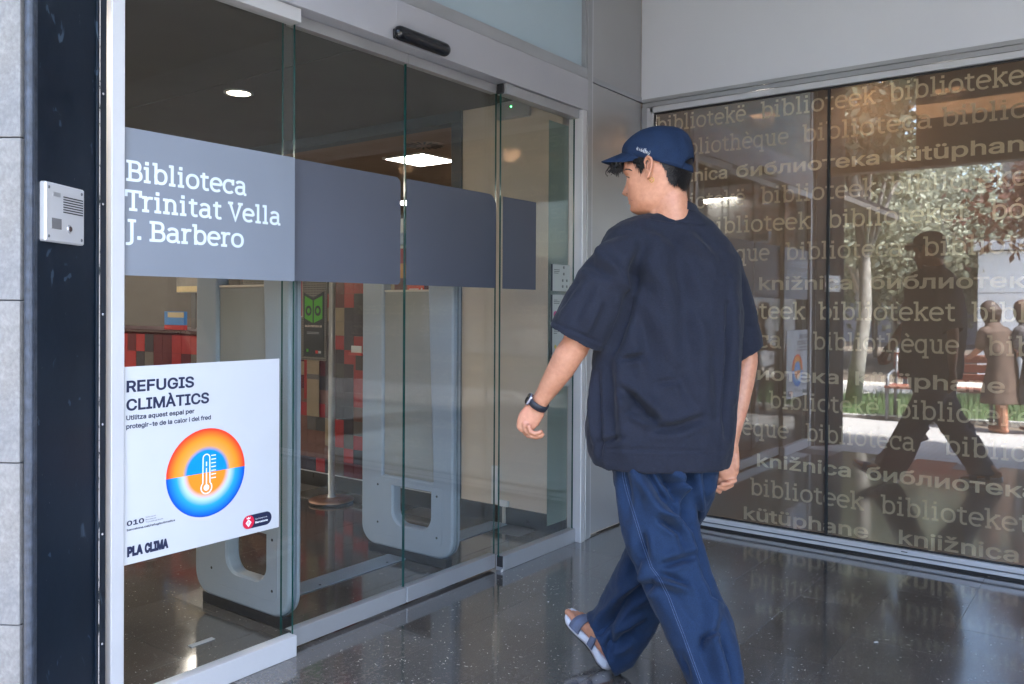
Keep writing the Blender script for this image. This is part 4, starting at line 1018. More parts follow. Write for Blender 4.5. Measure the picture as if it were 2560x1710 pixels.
for k, y in enumerate((2.0, .9, -.2)):  # fill lamps added to brighten the film from behind
    wl = thing('film_fill_light', ['added fill light behind the film nearest the corner', 'added fill light behind the film in the middle', 'added fill light behind the film furthest from the corner'][k], 'light', (5.45, y, 2.59), 'added fill lights behind the film')
    box('housing', 5.38, 5.52, y - .09, y + .09, 2.565, 2.599, M['alu_dark'], wl, .004)
    V = [(5.39, y - .08, 2.563), (5.51, y - .08, 2.563), (5.51, y + .08, 2.563), (5.39, y + .08, 2.563)]
    mk('lens', V, [[3, 2, 1, 0]], emit('film_fill_glow', (1, .86, .68), 1.5), wl)
    la = bpy.data.lights.new('film_fill_lamp', 'SPOT'); la.energy = 7; la.color = (1, .9, .78); la.spot_size = RAD(150); la.spot_blend = 1; la.shadow_soft_size = .07
    lo = bpy.data.objects.new('film_fill_lamp', la); put(lo, wl); lo.location = (-.02, 0, -.06); lo.rotation_euler = (0, RAD(42), 0)
# ================================================================== OUTSIDE, BEHIND THE CAMERA (seen in the reflections)
pav = plain('pale_concrete_paving', (.36, .35, .34), .85, 0, .1, 3, .3, 60)
def paving():
    m, t, b, o = nodes('paving_slabs')
    v = coords(t); br = N(t, 'ShaderNodeTexBrick'); br.inputs['Scale'].default_value = 5; br.inputs['Mortar Size'].default_value = .012
    br.inputs['Color1'].default_value = (.50, .49, .48, 1); br.inputs['Color2'].default_value = (.43, .425, .42, 1); br.inputs['Mortar'].default_value = (.16, .15, .14, 1)
    t.links.new(v, br.inputs['Vector']); t.links.new(mixc(t, .25, br.outputs[0], ramp(t, noi(t, v, 2.5, 6), [(.3, (.25, .23, .21)), (.7, (.5, .5, .5))])), b.inputs['Base Color'])
    b.inputs['Roughness'].default_value = .85; return m
structure(box('pavement', -1.15, 1.418, -9, 9, -.06, -.004, paving()))
V = [(-1.75, -9), (-1.62, 1.0), (-1.1, 2.8), (-.9, 9)]
structure(box('ground', -120, -1.151, -90, 90, -.5, -.03, plain('earth', (.14, .11, .08), .95, 0, .15, .5)))
structure(box('ground', -1.15, 60, -120, -9.005, -.5, -.01, plain('street_ground', (.16, .15, .14), .95, 0, .1, .5)))
structure(box('ground', -1.15, 60, 12, 120, -.5, -.01, plain('street_ground2', (.16, .15, .14), .95, 0, .1, .5)))
def poly_slab(name, P, z0, z1, mat):
    n = len(P); V = [(x, y, z1) for x, y in P] + [(x, y, z0) for x, y in P]
    return structure(mk(name, V, [list(range(n)), list(range(n, 2 * n))[::-1]] + [(i, (i + 1) % n, (i + 1) % n + n, i + n) for i in range(n)], mat))
poly_slab('kerb', [(-1.02, 9), (-1.14, 9), (-1.30, 2.8), (-1.95, .4), (-4.0, -5), (-3.88, -5), (-1.83, .4), (-1.17, 2.8)][::-1], -.05, .03, pav)
poly_slab('lawn', [(-1.15, 9), (-4.2, 9), (-4.0, 3.5), (-5.3, 1.9), (-7.5, -5), (-4.01, -5), (-1.96, .4), (-1.31, 2.8)], -.05, .01, plain('turf_soil', (.05, .10, .02), .95, 0, .3, 20))
poly_slab('path', [(-4.21, 9), (-6.4, 9), (-6.6, 3.5), (-8.2, 1.9), (-10, -5), (-7.51, -5), (-5.31, 1.9), (-4.01, 3.5)], -.05, .0, plain('sandy_path', (.52, .48, .42), .95, 0, .08, 2))
# grass blades
rg = random.Random(2); gv = []; gf = []
for k in range(9000):
    x = rg.uniform(-5.6, -1.2); y = rg.uniform(-1.5, 5.5)
    e = -1.31 + (y - 2.8) * (.27 if y < 2.8 else .02)
    bk_ = -4.0 + (y - 3.5) * (.8 if y < 3.5 else -.03)
    if x > e or x < bk_: continue
    h = rg.uniform(.06, .17); a = rg.uniform(0, 6.28); w_ = .006; dx, dy = math.cos(a), math.sin(a); n0 = len(gv)
    gv += [(x - dy * w_, y + dx * w_, 0), (x + dy * w_, y - dx * w_, 0), (x + dx * h * .4, y + dy * h * .4, h)]; gf.append((n0, n0 + 1, n0 + 2))
tag(mk('grass', gv, gf, plain('grass_blades', (.075, .115, .04), .6, 0, .3, 3)), 'long bright green grass in the strip beyond the kerb', 'grass', kind='stuff')
# fallen leaves on the paving
lv = []; lfc = []
for k in range(60):
    x = rg.uniform(-1.0, 1.3); y = rg.uniform(.2, 2.4)
    if k > 50: x = rg.uniform(1.5, 2.2)
    a = rg.uniform(0, 6.28); s = rg.uniform(.012, .03); n0 = len(lv)
    if math.hypot(x, y) < .3: continue
    for q in range(6):
        an = a + q * 1.047; r_ = s * (1 if q % 3 == 0 else .6); lv.append((x + r_ * math.cos(an), y + r_ * math.sin(an), .004 + .008 * rg.random()))
    lfc.append([n0 + q for q in range(6)])
tag(mk('fallen_leaves', lv, lfc, plain('dry_leaf', (.20, .11, .06), .8, 0, .3, 30)), 'dry brown leaves scattered over the pavement', 'leaves', kind='stuff')

def leafmat(name, c1, c2):
    m, t, b, o = nodes(name)
    g = N(t, 'ShaderNodeNewGeometry'); t.links.new(ramp(t, g.outputs['Random Per Island'], [(0, c1), (1, c2)]), b.inputs['Base Color'])
    b.inputs['Roughness'].default_value = .6
    tl = N(t, 'ShaderNodeBsdfTranslucent'); tl.inputs[0].default_value = (c2[0], c2[1], c2[2], 1)
    mx = N(t, 'ShaderNodeMixShader'); mx.inputs[0].default_value = .3; t.links.new(b.outputs[0], mx.inputs[1]); t.links.new(tl.outputs[0], mx.inputs[2]); t.links.new(mx.outputs[0], o.inputs[0]); return m
LG = leafmat('grey_green_leaves', (.25, .265, .19), (.36, .375, .28))
LD = leafmat('dark_leaves', (.08, .09, .06), (.16, .175, .11))
LBr = leafmat('plum_leaves', (.11, .045, .03), (.20, .085, .055))
BK = plain('pale_bark', (.32, .30, .27), .9, 0, .3, 12, .4, 40)
BD = plain('dark_bark', (.10, .08, .065), .9, 0, .3, 12, .4, 40)
def tree(label, x, y, h, cr, cz, leaf, bark, nl, seed, lsz=.07, group='trees beyond the path', spread=None, tr=.11):
    r = np.random.default_rng(seed)
    t_ = thing('tree', label, 'tree', (x, y, 0), group)
    tb_ = MB(); top = cz
    pts = [(x + .08 * math.sin(k * 1.3 + seed), y + .08 * math.cos(k * 1.1 + seed), h * .75 * k / 6) for k in range(7)]
    tb_.tube(pts, [tr * (1 - .11 * k) for k in range(7)], 10)
    cl = []
    for k in range(14):
        a = r.uniform(0, 6.28); rr = cr * r.uniform(.25, .8); e = (x + rr * math.cos(a), y + rr * math.sin(a), cz + r.uniform(-.7, .75) * (h - cz))
        s = pts[3 + k % 3]; mid = [(s[i] + e[i]) / 2 + (.12 if i == 2 else 0) for i in range(3)]
        tb_.tube([s, mid, e], [tr * .35, tr * .22, tr * .07], 6); cl.append(e)
    tb_.build('trunk', bark, t_, True)
    for k in range(16):
        a = r.uniform(0, 6.28); rr = cr * math.sqrt(r.uniform(0, 1)); cl.append((x + rr * math.cos(a), y + rr * math.sin(a), cz + r.uniform(-1, 1) * (h - cz) * math.sqrt(max(0, 1 - (rr / cr) ** 2) + .1)))
    cl = np.array(cl); idx = r.integers(0, len(cl), nl)
    c = cl[idx] + r.normal(0, 1, (nl, 3)) * np.array([cr * .17, cr * .17, (h - cz) * .17])
    u = r.normal(0, 1, (nl, 3)); u /= np.linalg.norm(u, axis=1)[:, None]; v = np.cross(u, r.normal(0, 1, (nl, 3))); v /= np.linalg.norm(v, axis=1)[:, None]
    s = (lsz * r.uniform(.6, 1.3, nl))[:, None]
    V = np.stack([c - u * s, c - v * s * .5, c + u * s, c + v * s * .5], 1).reshape(-1, 3)
    F = np.arange(nl * 4).reshape(-1, 4)
    mk('crown', V, F.tolist(), leaf, t_)
    return t_
tree('pale trunked tree with grey green crown, nearest the path', -8.6, 4.6, 4.3, 1.7, 2.7, LG, BK, 8000, 1, .075)
tree('grey green tree second from the path, loose crown', -10.5, 3.5, 4.6, 1.6, 2.8, LG, BK, 9000, 2, .075)
tree('grey green tree behind the pale trunk, low dense crown', -12.0, 6.3, 5.2, 2.4, 3.2, LG, BK, 9000, 3, .09)
tree('tall grey green tree far behind the lawn', -15.0, 5.2, 5.6, 2.4, 3.4, LG, BK, 9000, 4, .10)
tree('grey green tree next to the white pavilion', -13.5, 3.9, 5.0, 1.5, 3.0, LG, BK, 7000, 5, .085)
tree('dark green tree at the far end of the park', -18.0, 8.5, 6.4, 3.0, 3.8, LD, BK, 9000, 6, .12)
tree('tall leafy pale trunked tree on the lawn, nearest the entrance', -2.7, 3.05, 5.1, 1.05, 4.0, LD, BK, 6000, 7, .075, 'trees by the entrance')
tree('plum leaved tree with thin twigs by the bench', -4.7, .75, 4.6, 1.35, 3.3, LBr, BD, 2600, 8, .07, 'trees by the entrance', tr=.07)
tree('plum leaved tree in front of the brick house', -12.5, .4, 6.2, 2.0, 4.5, LBr, BD, 5000, 9, .09)
for k in range(9):
    x = -9.5 - (k * 1.7) % 9; y = 3.6 + .62 * k + (.2 if k % 2 else 0)
    t_ = thing('tree', ['slim pale', 'thin grey', 'leaning slim', 'straight pale', 'slender grey', 'thin pale', 'slim grey', 'narrow pale', 'slim bare'][k] + ' young tree trunk with small top, number ' + 'one two three four five six seven eight nine'.split()[k] + ' in the row', 'tree', (x, y, 0), 'young trees in the park')
    t_['label'] = ['slim pale', 'thin grey', 'leaning slim', 'straight pale', 'slender grey', 'thin pale', 'slim grey', 'narrow pale', 'slim bare'][k] + ' young tree standing between the big park trees'
    MB().tube([(x, y, 0), (x + .05 * math.sin(k), y + .1 * math.sin(k * 2), 2), (x, y, 4)], [.055, .045, .03], 8).build('trunk', BK if k % 2 else BD, t_, True)
# far buildings
pvn = thing('white_pavilion', 'low white pavilion with flat roof and joints in its panels', 'building', (-9.2, -3, 0))
wpn = plain('white_panel', (.74, .75, .78), .7, 0, .02)
for k in range(12):
    for j in range(3): box('panel', -9.2, -9.05, 2.49 - (k + 1) * 1.2 + .01, 2.49 - k * 1.2, .02 + j * .80, .81 + j * .80, wpn, pvn, .003)
box('wall', -14, -9.205, -12, 2.44, 0, 2.42, wpn, pvn); box('roof', -14.1, -8.95, -12, 2.55, 2.43, 2.62, M['alu_light'], pvn)
bh = thing('brick_house', 'tall red brick apartment house behind the pavilion', 'building', (-22, -3, 0))
bkm, t, b, o_ = nodes('brickwork'); br = N(t, 'ShaderNodeTexBrick'); br.inputs['Scale'].default_value = 2.2
br.inputs['Color1'].default_value = (.34, .12, .08, 1); br.inputs['Color2'].default_value = (.26, .09, .06, 1); br.inputs['Mortar'].default_value = (.3, .26, .22, 1)
mp = N(t, 'ShaderNodeMapping'); mp.inputs['Rotation'].default_value = (RAD(90), 0, RAD(90)); tc = N(t, 'ShaderNodeTexCoord'); t.links.new(tc.outputs['Object'], mp.inputs[0]); t.links.new(mp.outputs[0], br.inputs['Vector']); t.links.new(br.outputs[0], b.inputs[0]); b.inputs['Roughness'].default_value = .9
box('wall', -30, -22, -14, 3.6, 0, 8.5, bkm, bh); box('roof', -30.2, -21.8, -14.2, 3.8, 8.502, 8.8, M['alu'], bh)
for k in range(5):
    for j in range(3):
        f_ = box('window', -21.99, -21.93, 2.1 - k * 3.1, 3.2 - k * 3.1, 1.2 + j * 2.6, 2.7 + j * 2.6, M['white'], bh)
        box('pane', -21.929, -21.92, 2.18 - k * 3.1, 3.12 - k * 3.1, 1.28 + j * 2.6, 2.62 + j * 2.6, M['black_plastic'], f_)
gb = thing('park_fence_building', 'long low grey building with an orange band beyond the trees', 'building', (-26, 10, 0))
box('wall', -27, -26, 3.8, 26, 0, 2.1, plain('grey_block', (.22, .22, .24), .8, 0, .1), gb); box('orange_band', -27.02, -25.98, 3.8, 26, 2.102, 2.55, plain('orange_band', (.5, .17, .05), .6), gb)
box('roof', -27.2, -25.8, 3.7, 26, 2.552, 2.7, M['alu'], gb)
# white apartment block closing the view behind the stone pillar
for k, (x, y) in enumerate(((-5.6, 3.05), (-5.9, 2.55), (-5.5, 3.75), (-6.2, 4.4), (-6.9, 1.6))):
    t_ = thing('bollard', ['dark metal bollard right of the bench end', 'dark bollard closest to the pavilion side', 'dark metal bollard by the pale tree', 'dark bollard furthest left along the path', 'dark bollard in front of the pavilion'][k], 'bollard', (x, y, 0), 'bollards along the path')
    MB().lathe([(.045, 0), (.045, .62), (.03, .66), (0, .67)], (x, y, 0), 14).build('post', M['alu_dark'], t_, True)
# bench
bn = thing('park_bench', 'park bench with reddish wooden slats and dark steel legs on the pavement edge', 'bench', (-1.25, 1.8, 0))
wd = plain('reddish_slat', (.26, .09, .06), .6, 0, .2, 6)
for k in range(4): box('seat_slat', -1.50 + k * .105, -1.41 + k * .105, 1.24, 2.36, .375, .405, wd, bn, .004)
for k in range(3): box('back_slat', -1.585 - .015 * k, -1.560 - .015 * k, 1.24, 2.36, .46 + k * .11, .55 + k * .11, wd, bn, .004)
for y in (1.27, 2.33):
    q = MB(); q.tube([(-1.10, y, 0), (-1.11, y, .36), (-1.16, y, .52), (-1.42, y, .56), (-1.55, y, .50)], .02, 10); q.tube([(-1.52, y, 0), (-1.55, y, .38), (-1.62, y, .82)], .02, 10); q.tube([(-1.11, y, .37), (-1.55, y, .37)], .016, 8)
    q.build('leg', M['alu_dark'], bn, True)
# soffit pieces are in the setting above
# ================================================================== THE MAN WALKING IN
from mathutils.bvhtree import BVHTree
CAMP = np.array([0, 0, H])
def ray_(px, py): return _f + _r * ((px - 1280.) / 2098.) - _u * ((py - 784.) / 2098.)
def PW(px, py, d): return CAMP + ray_(px, py) * d
def proj_(V):
    v = np.asarray(V) - CAMP; z = v @ _f
    return np.stack([1280 + 2098 * (v @ _r) / z, 784 - 2098 * (v @ _u) / z], -1), z
def norm(v): v = np.asarray(v, float); return v / (np.linalg.norm(v) + 1e-12)
def loft(rings, caps=True):
    n = len(rings[0]); V = np.concatenate(rings); F = []
    for i in range(len(rings) - 1):
        for k in range(n): F.append((i * n + k, i * n + (k + 1) % n, (i + 1) * n + (k + 1) % n, (i + 1) * n + k))
    if caps: F += [list(range(n))[::-1], list(range((len(rings) - 1) * n, len(rings) * n))]
    return V, F
def ering(c, a, b, ra, rb, n=40, p=2.3):
    an = np.linspace(0, 2 * math.pi, n, endpoint=False); cs, sn = np.cos(an), np.sin(an)
    return np.asarray(c) + np.outer(ra * np.sign(cs) * np.abs(cs) ** (2 / p), a) + np.outer(rb * np.sign(sn) * np.abs(sn) ** (2 / p), b)
def limb(pts, rad, n=20, flat=None, p=2.):
    """closed tapered tube with round ends; flat = (dir, factor) squashes across"""
    pts = [np.asarray(q, float) for q in pts]; R = []
    rad = [r if hasattr(r, '__len__') else (r, r) for r in rad]
    for i, q in enumerate(pts):
        t = norm(pts[min(i + 1, len(pts) - 1)] - pts[max(i - 1, 0)])
        ref = np.array(flat if flat is not None else ((0, 0, 1) if abs(t[2]) < .85 else (1, 0, 0)), float)
        a = norm(ref - t * (ref @ t)); b = np.cross(t, a)
        if i == 0:
            for s in (.95, .7): R.append(ering(q - t * rad[0][0] * s * .9, a, b, rad[0][0] * math.sqrt(1 - s * s), rad[0][1] * math.sqrt(1 - s * s), n, p))
        R.append(ering(q, a, b, rad[i][0], rad[i][1], n, p))
        if i == len(pts) - 1:
            for s in (.7, .95): R.append(ering(q + t * rad[i][0] * s * .9, a, b, rad[i][0] * math.sqrt(1 - s * s), rad[i][1] * math.sqrt(1 - s * s), n, p))
    return loft(R)
def join(parts):
    V = []; F = []; n = 0
    for v, f in parts: V.append(np.asarray(v)); F += [[i + n for i in q] for q in f]; n += len(v)
    return np.concatenate(V), F
def remesh(parts, vox, smooth=4, fac=.5):
    V, F = join(parts)
    me = bpy.data.meshes.new('tmp'); me.from_pydata(V.tolist(), [], [list(map(int, f)) for f in F])
    bm = bmesh.new(); bm.from_mesh(me); bmesh.ops.recalc_face_normals(bm, faces=bm.faces); bm.to_mesh(me); bm.free()
    o = bpy.data.objects.new('tmp', me); col.objects.link(o)
    r = o.modifiers.new('r', 'REMESH'); r.mode = 'VOXEL'; r.voxel_size = vox
    if smooth: s = o.modifiers.new('s', 'SMOOTH'); s.factor = fac; s.iterations = smooth
    m2 = bpy.data.meshes.new_from_object(o.evaluated_get(bpy.context.evaluated_depsgraph_get()))
    n = len(m2.vertices); co = np.empty(n * 3); m2.vertices.foreach_get('co', co); co = co.reshape(-1, 3)
    no = np.empty(n * 3); m2.vertices.foreach_get('normal', no); no = no.reshape(-1, 3)
    F = [list(p.vertices) for p in m2.polygons]
    bpy.data.objects.remove(o); bpy.data.meshes.remove(me); bpy.data.meshes.remove(m2)
    return co, F, no
def folds(V, Nn, L, facing=True):
    """cloth folds: ridges (+) and valleys (-) along short segments"""
    P, z = proj_(V); vw = (V - CAMP); vw /= np.linalg.norm(vw, axis=1)[:, None]
    fc = np.clip(-(vw * Nn).sum(1) * 2.2, 0, 1) if facing else 1.
    D = np.zeros(len(V))
    for (x0, y0, x1, y1, w, a) in L:
        A = np.array([x0, y0]); B = np.array([x1, y1]); ab = B - A; l = np.linalg.norm(ab)
        t = ((P - A) @ ab) / (l * l); tc = np.clip(t, 0, 1); q = A + tc[:, None] * ab
        d = np.linalg.norm(P - q, axis=1); side = ((P - A) @ np.array([-ab[1], ab[0]])) / l
        env = np.sin(np.clip(.12 + .76 * tc, 0, 1) * math.pi) ** .7
        core = np.exp(-(d / w) ** 2)
        sh = np.exp(-((side - w * 1.5) / (w * 1.1)) ** 2) * np.exp(-np.clip(np.abs(t - .5) - .5, 0, 9) * 6) * (np.abs(t - .5) < .9)
        D += 2.1 * a * env * (core - .45 * sh)
    return V + Nn * (D * fc)[:, None]
def noise_disp(V, Nn, sc_, amp, seed=0, stretch=(1, 1, 1)):
    D = np.array([noise.noise(Vector((v[0] * sc_ * stretch[0] + seed, v[1] * sc_ * stretch[1], v[2] * sc_ * stretch[2]))) for v in V])
    return V + Nn * (D * amp)[:, None]

UP = np.array([0, 0, 1.])
IL = -_r; IL = norm(IL - UP * IL[2])          # towards image left, horizontal
IF = norm(_f - UP * _f[2])                     # away from the viewer, horizontal
man = thing('person', 'young man in navy cap, dark loose T-shirt and blue trousers walking towards the doors', 'person', (2.42, 1.2, 0))

# -------- head
dl_ = RAD(26); HF = IL * math.cos(dl_) + IF * math.sin(dl_); HS = -IF * math.cos(dl_) + IL * math.sin(dl_)
HD = 2.70
def hz(py): return PW(1645, py, HD)[2]
HC0 = PW(1645, 440, HD)
def HP(a, s, z): return np.array([HC0[0], HC0[1], 0]) + HF * a + HS * s + UP * z
hs = np.array([  # py, front, back, halfwidth
 (326, .016, .030, .022), (332, .045, .055, .042), (345, .075, .080, .060), (365, .096, .096, .0705), (390, .107, .103, .0765), (412, .112, .104, .0785),
 (425, .110, .103, .0780), (440, .102, .101, .0765), (455, .1005, .096, .0735), (470, .0985, .089, .070), (485, .096, .080, .066), (498, .094, .070, .0615), (510, .0915, .056, .055),
 (522, .0875, .036, .045), (531, .079, .014, .033), (537, .062, -.018, .018)])
hy = np.linspace(326, 537, 74)
hf, hb, hw = [np.interp(hy, hs[:, 0], hs[:, k]) for k in (1, 2, 3)]
def sm(a):
    a = a.copy()
    for _ in range(3): a[1:-1] = (a[:-2] + 2 * a[1:-1] + a[2:]) / 4
    return a
hf, hb, hw = sm(hf), sm(hb), sm(hw)
NT = 96; TH = np.linspace(-math.pi, math.pi, NT, endpoint=False)
def g_(x, m_, s): return np.exp(-((x - m_) / s) ** 2)
R_ = []
for y, f1, b1, w1 in zip(hy, hf, hb, hw):
    c, s = np.cos(TH), np.sin(TH)
    ex = .80 if y > 400 else 1.0
    a = np.where(c > 0, f1 * np.abs(c) ** .82, -b1 * np.abs(c) ** .95); ss = w1 * np.sign(s) * np.abs(s) ** .9
    T = np.abs(TH)
    d = np.zeros(NT)
    nose = np.interp(y, [428, 440, 455, 470, 480, 485, 490], [0, .002, .007, .018, .0265, .016, 0])
    d += nose * np.exp(-(T / (.13 + .0 * y)) ** 2) + (.007 * g_(y, 481, 7)) * np.exp(-((T - .20) / .10) ** 2)
    d += -.0085 * g_(y, 441, 8) * np.exp(-((T - .36) / .20) ** 2)                     # sockets
    d += .005 * g_(y, 426, 7) * np.exp(-(T / .5) ** 2)                                # brow
    d += .005 * g_(y, 460, 14) * np.exp(-((T - .75) / .3) ** 2)                       # cheekbone
    d += .0075 * g_(y, 495.5, 3.4) * np.exp(-(T / .22) ** 2) + .0075 * g_(y, 505, 3.6) * np.exp(-(T / .20) ** 2) - .0055 * g_(y, 500.3, 1.8) * np.exp(-(T / .22) ** 2)
    d += -.004 * g_(y, 511, 4) * np.exp(-(T / .3) ** 2) + .006 * g_(y, 524, 7) * np.exp(-(T / .25) ** 2)
    d += .004 * g_(y, 507, 14) * np.exp(-((T - 1.25) / .35) ** 2)                      # jaw
    rr = np.stack([np.cos(TH), np.sin(TH)], 1)
    a = a + d * np.cos(TH * .6); ss = ss + d * np.sin(TH)
    R_.append(np.array([HP(a[k], ss[k], hz(y)) for k in range(NT)]))
parts = [loft(R_)]
# neck and shoulders
parts.append(limb([HP(-.030, 0, hz(455)), HP(-.034, 0, hz(490)), HP(-.042, 0, hz(520)), HP(-.050, 0, hz(560)), HP(-.05, 0, hz(590))], [(.058, .052), (.058, .053), (.058, .055), (.054, .052), (.045, .045)], 28, HF))
parts.append(limb([HP(-.02, .018, hz(470)), HP(-.012, .020, hz(505)), HP(-.0, .022, hz(540))], [.02, .021, .02], 12))
def ear(sgn):
    P_ = []
    c0 = lambda a, s, y: HP(a, sgn * s, hz(y))
    def ea(px): return ((1645 - px) / 783. - .080 * math.sin(dl_)) / math.cos(dl_) + .011
    out = [(1613, 428), (1610, 414), (1614, 404), (1622, 400), (1630, 405), (1633, 416), (1631, 430), (1628, 443), (1625, 453), (1621, 458), (1617, 452), (1616, 440)]
    cx, cy = 1621, 428
    R2 = []
    for k, (sc2, so, ) in enumerate(((1, .073), (1.02, .081), (1.0, .087), (.84, .088), (.72, .080), (.3, .077))):
        R2.append(np.array([c0(ea(cx + (x - cx) * sc2), so + (.010 if x > 1620 else .0) * (1 if k in (1, 2, 3) else .5), cy + (y - cy) * sc2) for x, y in out]))
    P_.append(loft(R2))
    hel = [c0(ea(x), .088 + (.009 if x > 1620 else 0), y) for x, y in ((1615, 424), (1611.5, 414), (1615, 405.5), (1622, 402), (1629.5, 407), (1631.5, 418), (1629.5, 432), (1626, 444), (1622, 453))]
    P_.append(limb(hel, [.0028, .0034, .0036, .0038, .0040, .0040, .0038, .0042, .0055], 10))
    P_.append(limb([c0(ea(x), .089, y) for x, y in ((1622, 416), (1620, 428), (1622, 440))], [.0025, .003, .0028], 8))
    return P_
parts += ear(1) + ear(-1)
# torso, arms
SHL = PW(1545, 660, 2.68); SHR = PW(1798, 640, 2.76)
parts.append(limb([PW(1672, 1180, 2.70), PW(1668, 1050, 2.70), PW(1668, 900, 2.70), PW(1665, 760, 2.70), PW(1665, 660, 2.70), PW(1668, 590, 2.70)], [(.11, .075), (.11, .08), (.11, .08), (.115, .075), (.115, .07), (.075, .05)], 32, IL))
parts.append(limb([SHL, PW(1470, 740, 2.635), PW(1441, 862, 2.66)], [.045, .046, .0455], 22))
ELB = PW(1441, 862, 2.66); WRL = PW(1347, 1008, 2.745)
fa = lambda t: ELB + (WRL - ELB) * t
parts.append(limb([ELB, fa(.18) + IL * .004, fa(.4), fa(.65), fa(.85), WRL], [.0455, .0465, .0440, .0365, (.0300, .0275), (.0285, .0235)], 24))
ELR = PW(1866, 898, 2.79); WRR = PW(1826, 1118, 2.73)
parts.append(limb([SHR, PW(1835, 770, 2.79), ELR], [.055, .046, .0385], 20))
fb = lambda t: ELR + (WRR - ELR) * t
parts.append(limb([ELR, fb(.25), fb(.55), fb(.85), WRR], [.0385, .039, .034, (.027, .024), (.027, .022)], 22))
# left hand: loosely curled, back of the hand to the viewer
def chain(pts, rads, n=12): return limb([PW(*p) for p in pts], rads, n)
dpl = 2.755
parts.append(limb([PW(1346, 1012, dpl), PW(1336, 1028, dpl), PW(1322, 1048, dpl + .003), PW(1314, 1062, dpl + .004)], [(.027, .020), (.036, .0175), (.0375, .0165), (.0330, .0150)], 24, ray_(1330, 1040) * 0 + (_r * .86 - _u * .5), 2.4))
parts.append(chain([(1303, 1046, dpl + .028), (1303, 1062, dpl + .034), (1314, 1084, dpl + .034), (1330, 1091, dpl + .026)], [.0105, .0098, .0090, .0078]))
parts.append(chain([(1306, 1052, dpl + .010), (1308, 1072, dpl + .014), (1320, 1089, dpl + .012), (1342, 1093, dpl + .004), (1354, 1090, dpl)], [.0108, .0100, .0092, .0086, .0075]))
parts.append(chain([(1312, 1060, dpl - .008), (1316, 1078, dpl - .006), (1328, 1090, dpl - .010), (1348, 1090, dpl - .016), (1357, 1086, dpl - .018)], [.0105, .0098, .0090, .0082, .0072]))
parts.append(chain([(1322, 1066, dpl - .022), (1326, 1079, dpl - .024), (1338, 1084, dpl - .028), (1353, 1079, dpl - .030)], [.0095, .0088, .0080, .0070]))
parts.append(chain([(1338, 1024, dpl + .030), (1336, 1044, dpl + .044), (1342, 1060, dpl + .040)], [.013, .0115, .0095]))
# right hand: palm towards the viewer, fingers curled in
dpr = 2.725
parts.append(limb([PW(1826, 1112, dpr), PW(1822, 1135, dpr), PW(1819, 1160, dpr), PW(1820, 1181, dpr)], [(.0260, .021), (.0345, .0185), (.0375, .0175), (.0345, .0155)], 24, _r, 2.4))
parts.append(limb([PW(1812, 1130, dpr - .012), PW(1801, 1152, dpr - .020), PW(1799, 1171, dpr - .022)], [.0165, .0165, .0115], 16))
parts.append(limb([PW(1838, 1140, dpr - .008), PW(1839, 1168, dpr - .008)], [.0135, .0130], 12))
parts.append(chain([(1840, 1181, dpr), (1838, 1200, dpr - .006), (1820, 1210, dpr - .022), (1803, 1211, dpr - .030)], [.0098, .0092, .0083, .0072]))
parts.append(chain([(1829, 1185, dpr + .004), (1829, 1212, dpr - .002), (1811, 1221, dpr - .014), (1795, 1217, dpr - .026)], [.0108, .0100, .0090, .0078]))
parts.append(chain([(1816, 1186, dpr + .006), (1814, 1217, dpr + .004), (1799, 1229, dpr - .006), (1788, 1222, dpr - .022)], [.0110, .0102, .0092, .0080]))
parts.append(chain([(1803, 1184, dpr + .006), (1797, 1212, dpr + .006), (1787, 1226, dpr + .002), (1783, 1216, dpr - .016)], [.0108, .0100, .0090, .0080]))
# legs and feet (right foot leads, heel down and toes up; left foot pushes off)
HIL = PW(1625, 1150, 2.66); KNL = PW(1702, 1450, 2.50)
ANL = np.array([2.235, .86, .115]); HEL = np.array([2.593, 1.494, .030]); TOE = np.array([2.676, 1.71, .128])
HIR = PW(1735, 1150, 2.76); KNR = PW(1618, 1400, 2.88); ANR = HEL + np.array([-.005, -.02, .075])
parts.append(limb([PW(1636, 1150, 2.67), PW(1641, 1250, 2.64), PW(1660, 1370, 2.59), PW(1702, 1473, 2.54), PW(1752, 1590, 2.485), PW(1795, 1720, 2.41), ANL], [.055, .048, .045, .044, .044, .042, .036], 22))
parts.append(limb([PW(1718, 1150, 2.77), PW(1700, 1250, 2.79), PW(1645, 1380, 2.86), PW(1600, 1470, 2.90), PW(1562, 1560, 2.935), ANR], [.055, .05, .046, .044, .042, .036], 22))
def foot(heel, toe, side, ank):
    d = norm(toe - heel); s = norm(side - d * (side @ d)); u = np.cross(s, d); u = u if u[2] > 0 else -u
    L = np.linalg.norm(toe - heel); Q = lambda x, y, z: heel + s * x + d * (y * L) + u * z
    P_ = [limb([Q(0, .04, .030), Q(0, .20, .034), Q(.0, .42, .034), Q(.004, .62, .024), Q(.004, .76, .018)], [(.031, .027), (.033, .032), (.034, .030), (.040, .021), (.041, .014)], 24, s, 2.3)]
    P_.append(limb([ank, Q(0, .14, .05)], [.036, .034], 18))
    for x, y0, y1, r in ((-.030, .76, .965, .0135), (-.010, .78, .945, .0092), (.006, .78, .925, .0088), (.021, .76, .895, .0082), (.034, .73, .855, .0075)):
        P_.append(limb([Q(x, y0, .017), Q(x, (y0 + y1) / 2, .020), Q(x, y1, .015)], [r, r * .95, r], 12))
    return P_, Q, s, d, u, L
sideR = np.array([.93, -.36, -.10])
fpR, QR, sR, dR, uR, LR_ = foot(HEL, TOE, sideR, ANR); parts += fpR
HELL = np.array([2.225, .80, .055]); TOEL = np.array([2.265, 1.055, .022])
fpL, QL, sL, dL_, uL, LL_ = foot(HELL, TOEL, -np.array([.98, -.15, 0]), ANL); parts += fpL
BV, BF, BN = remesh(parts, .0030, 5, .5)
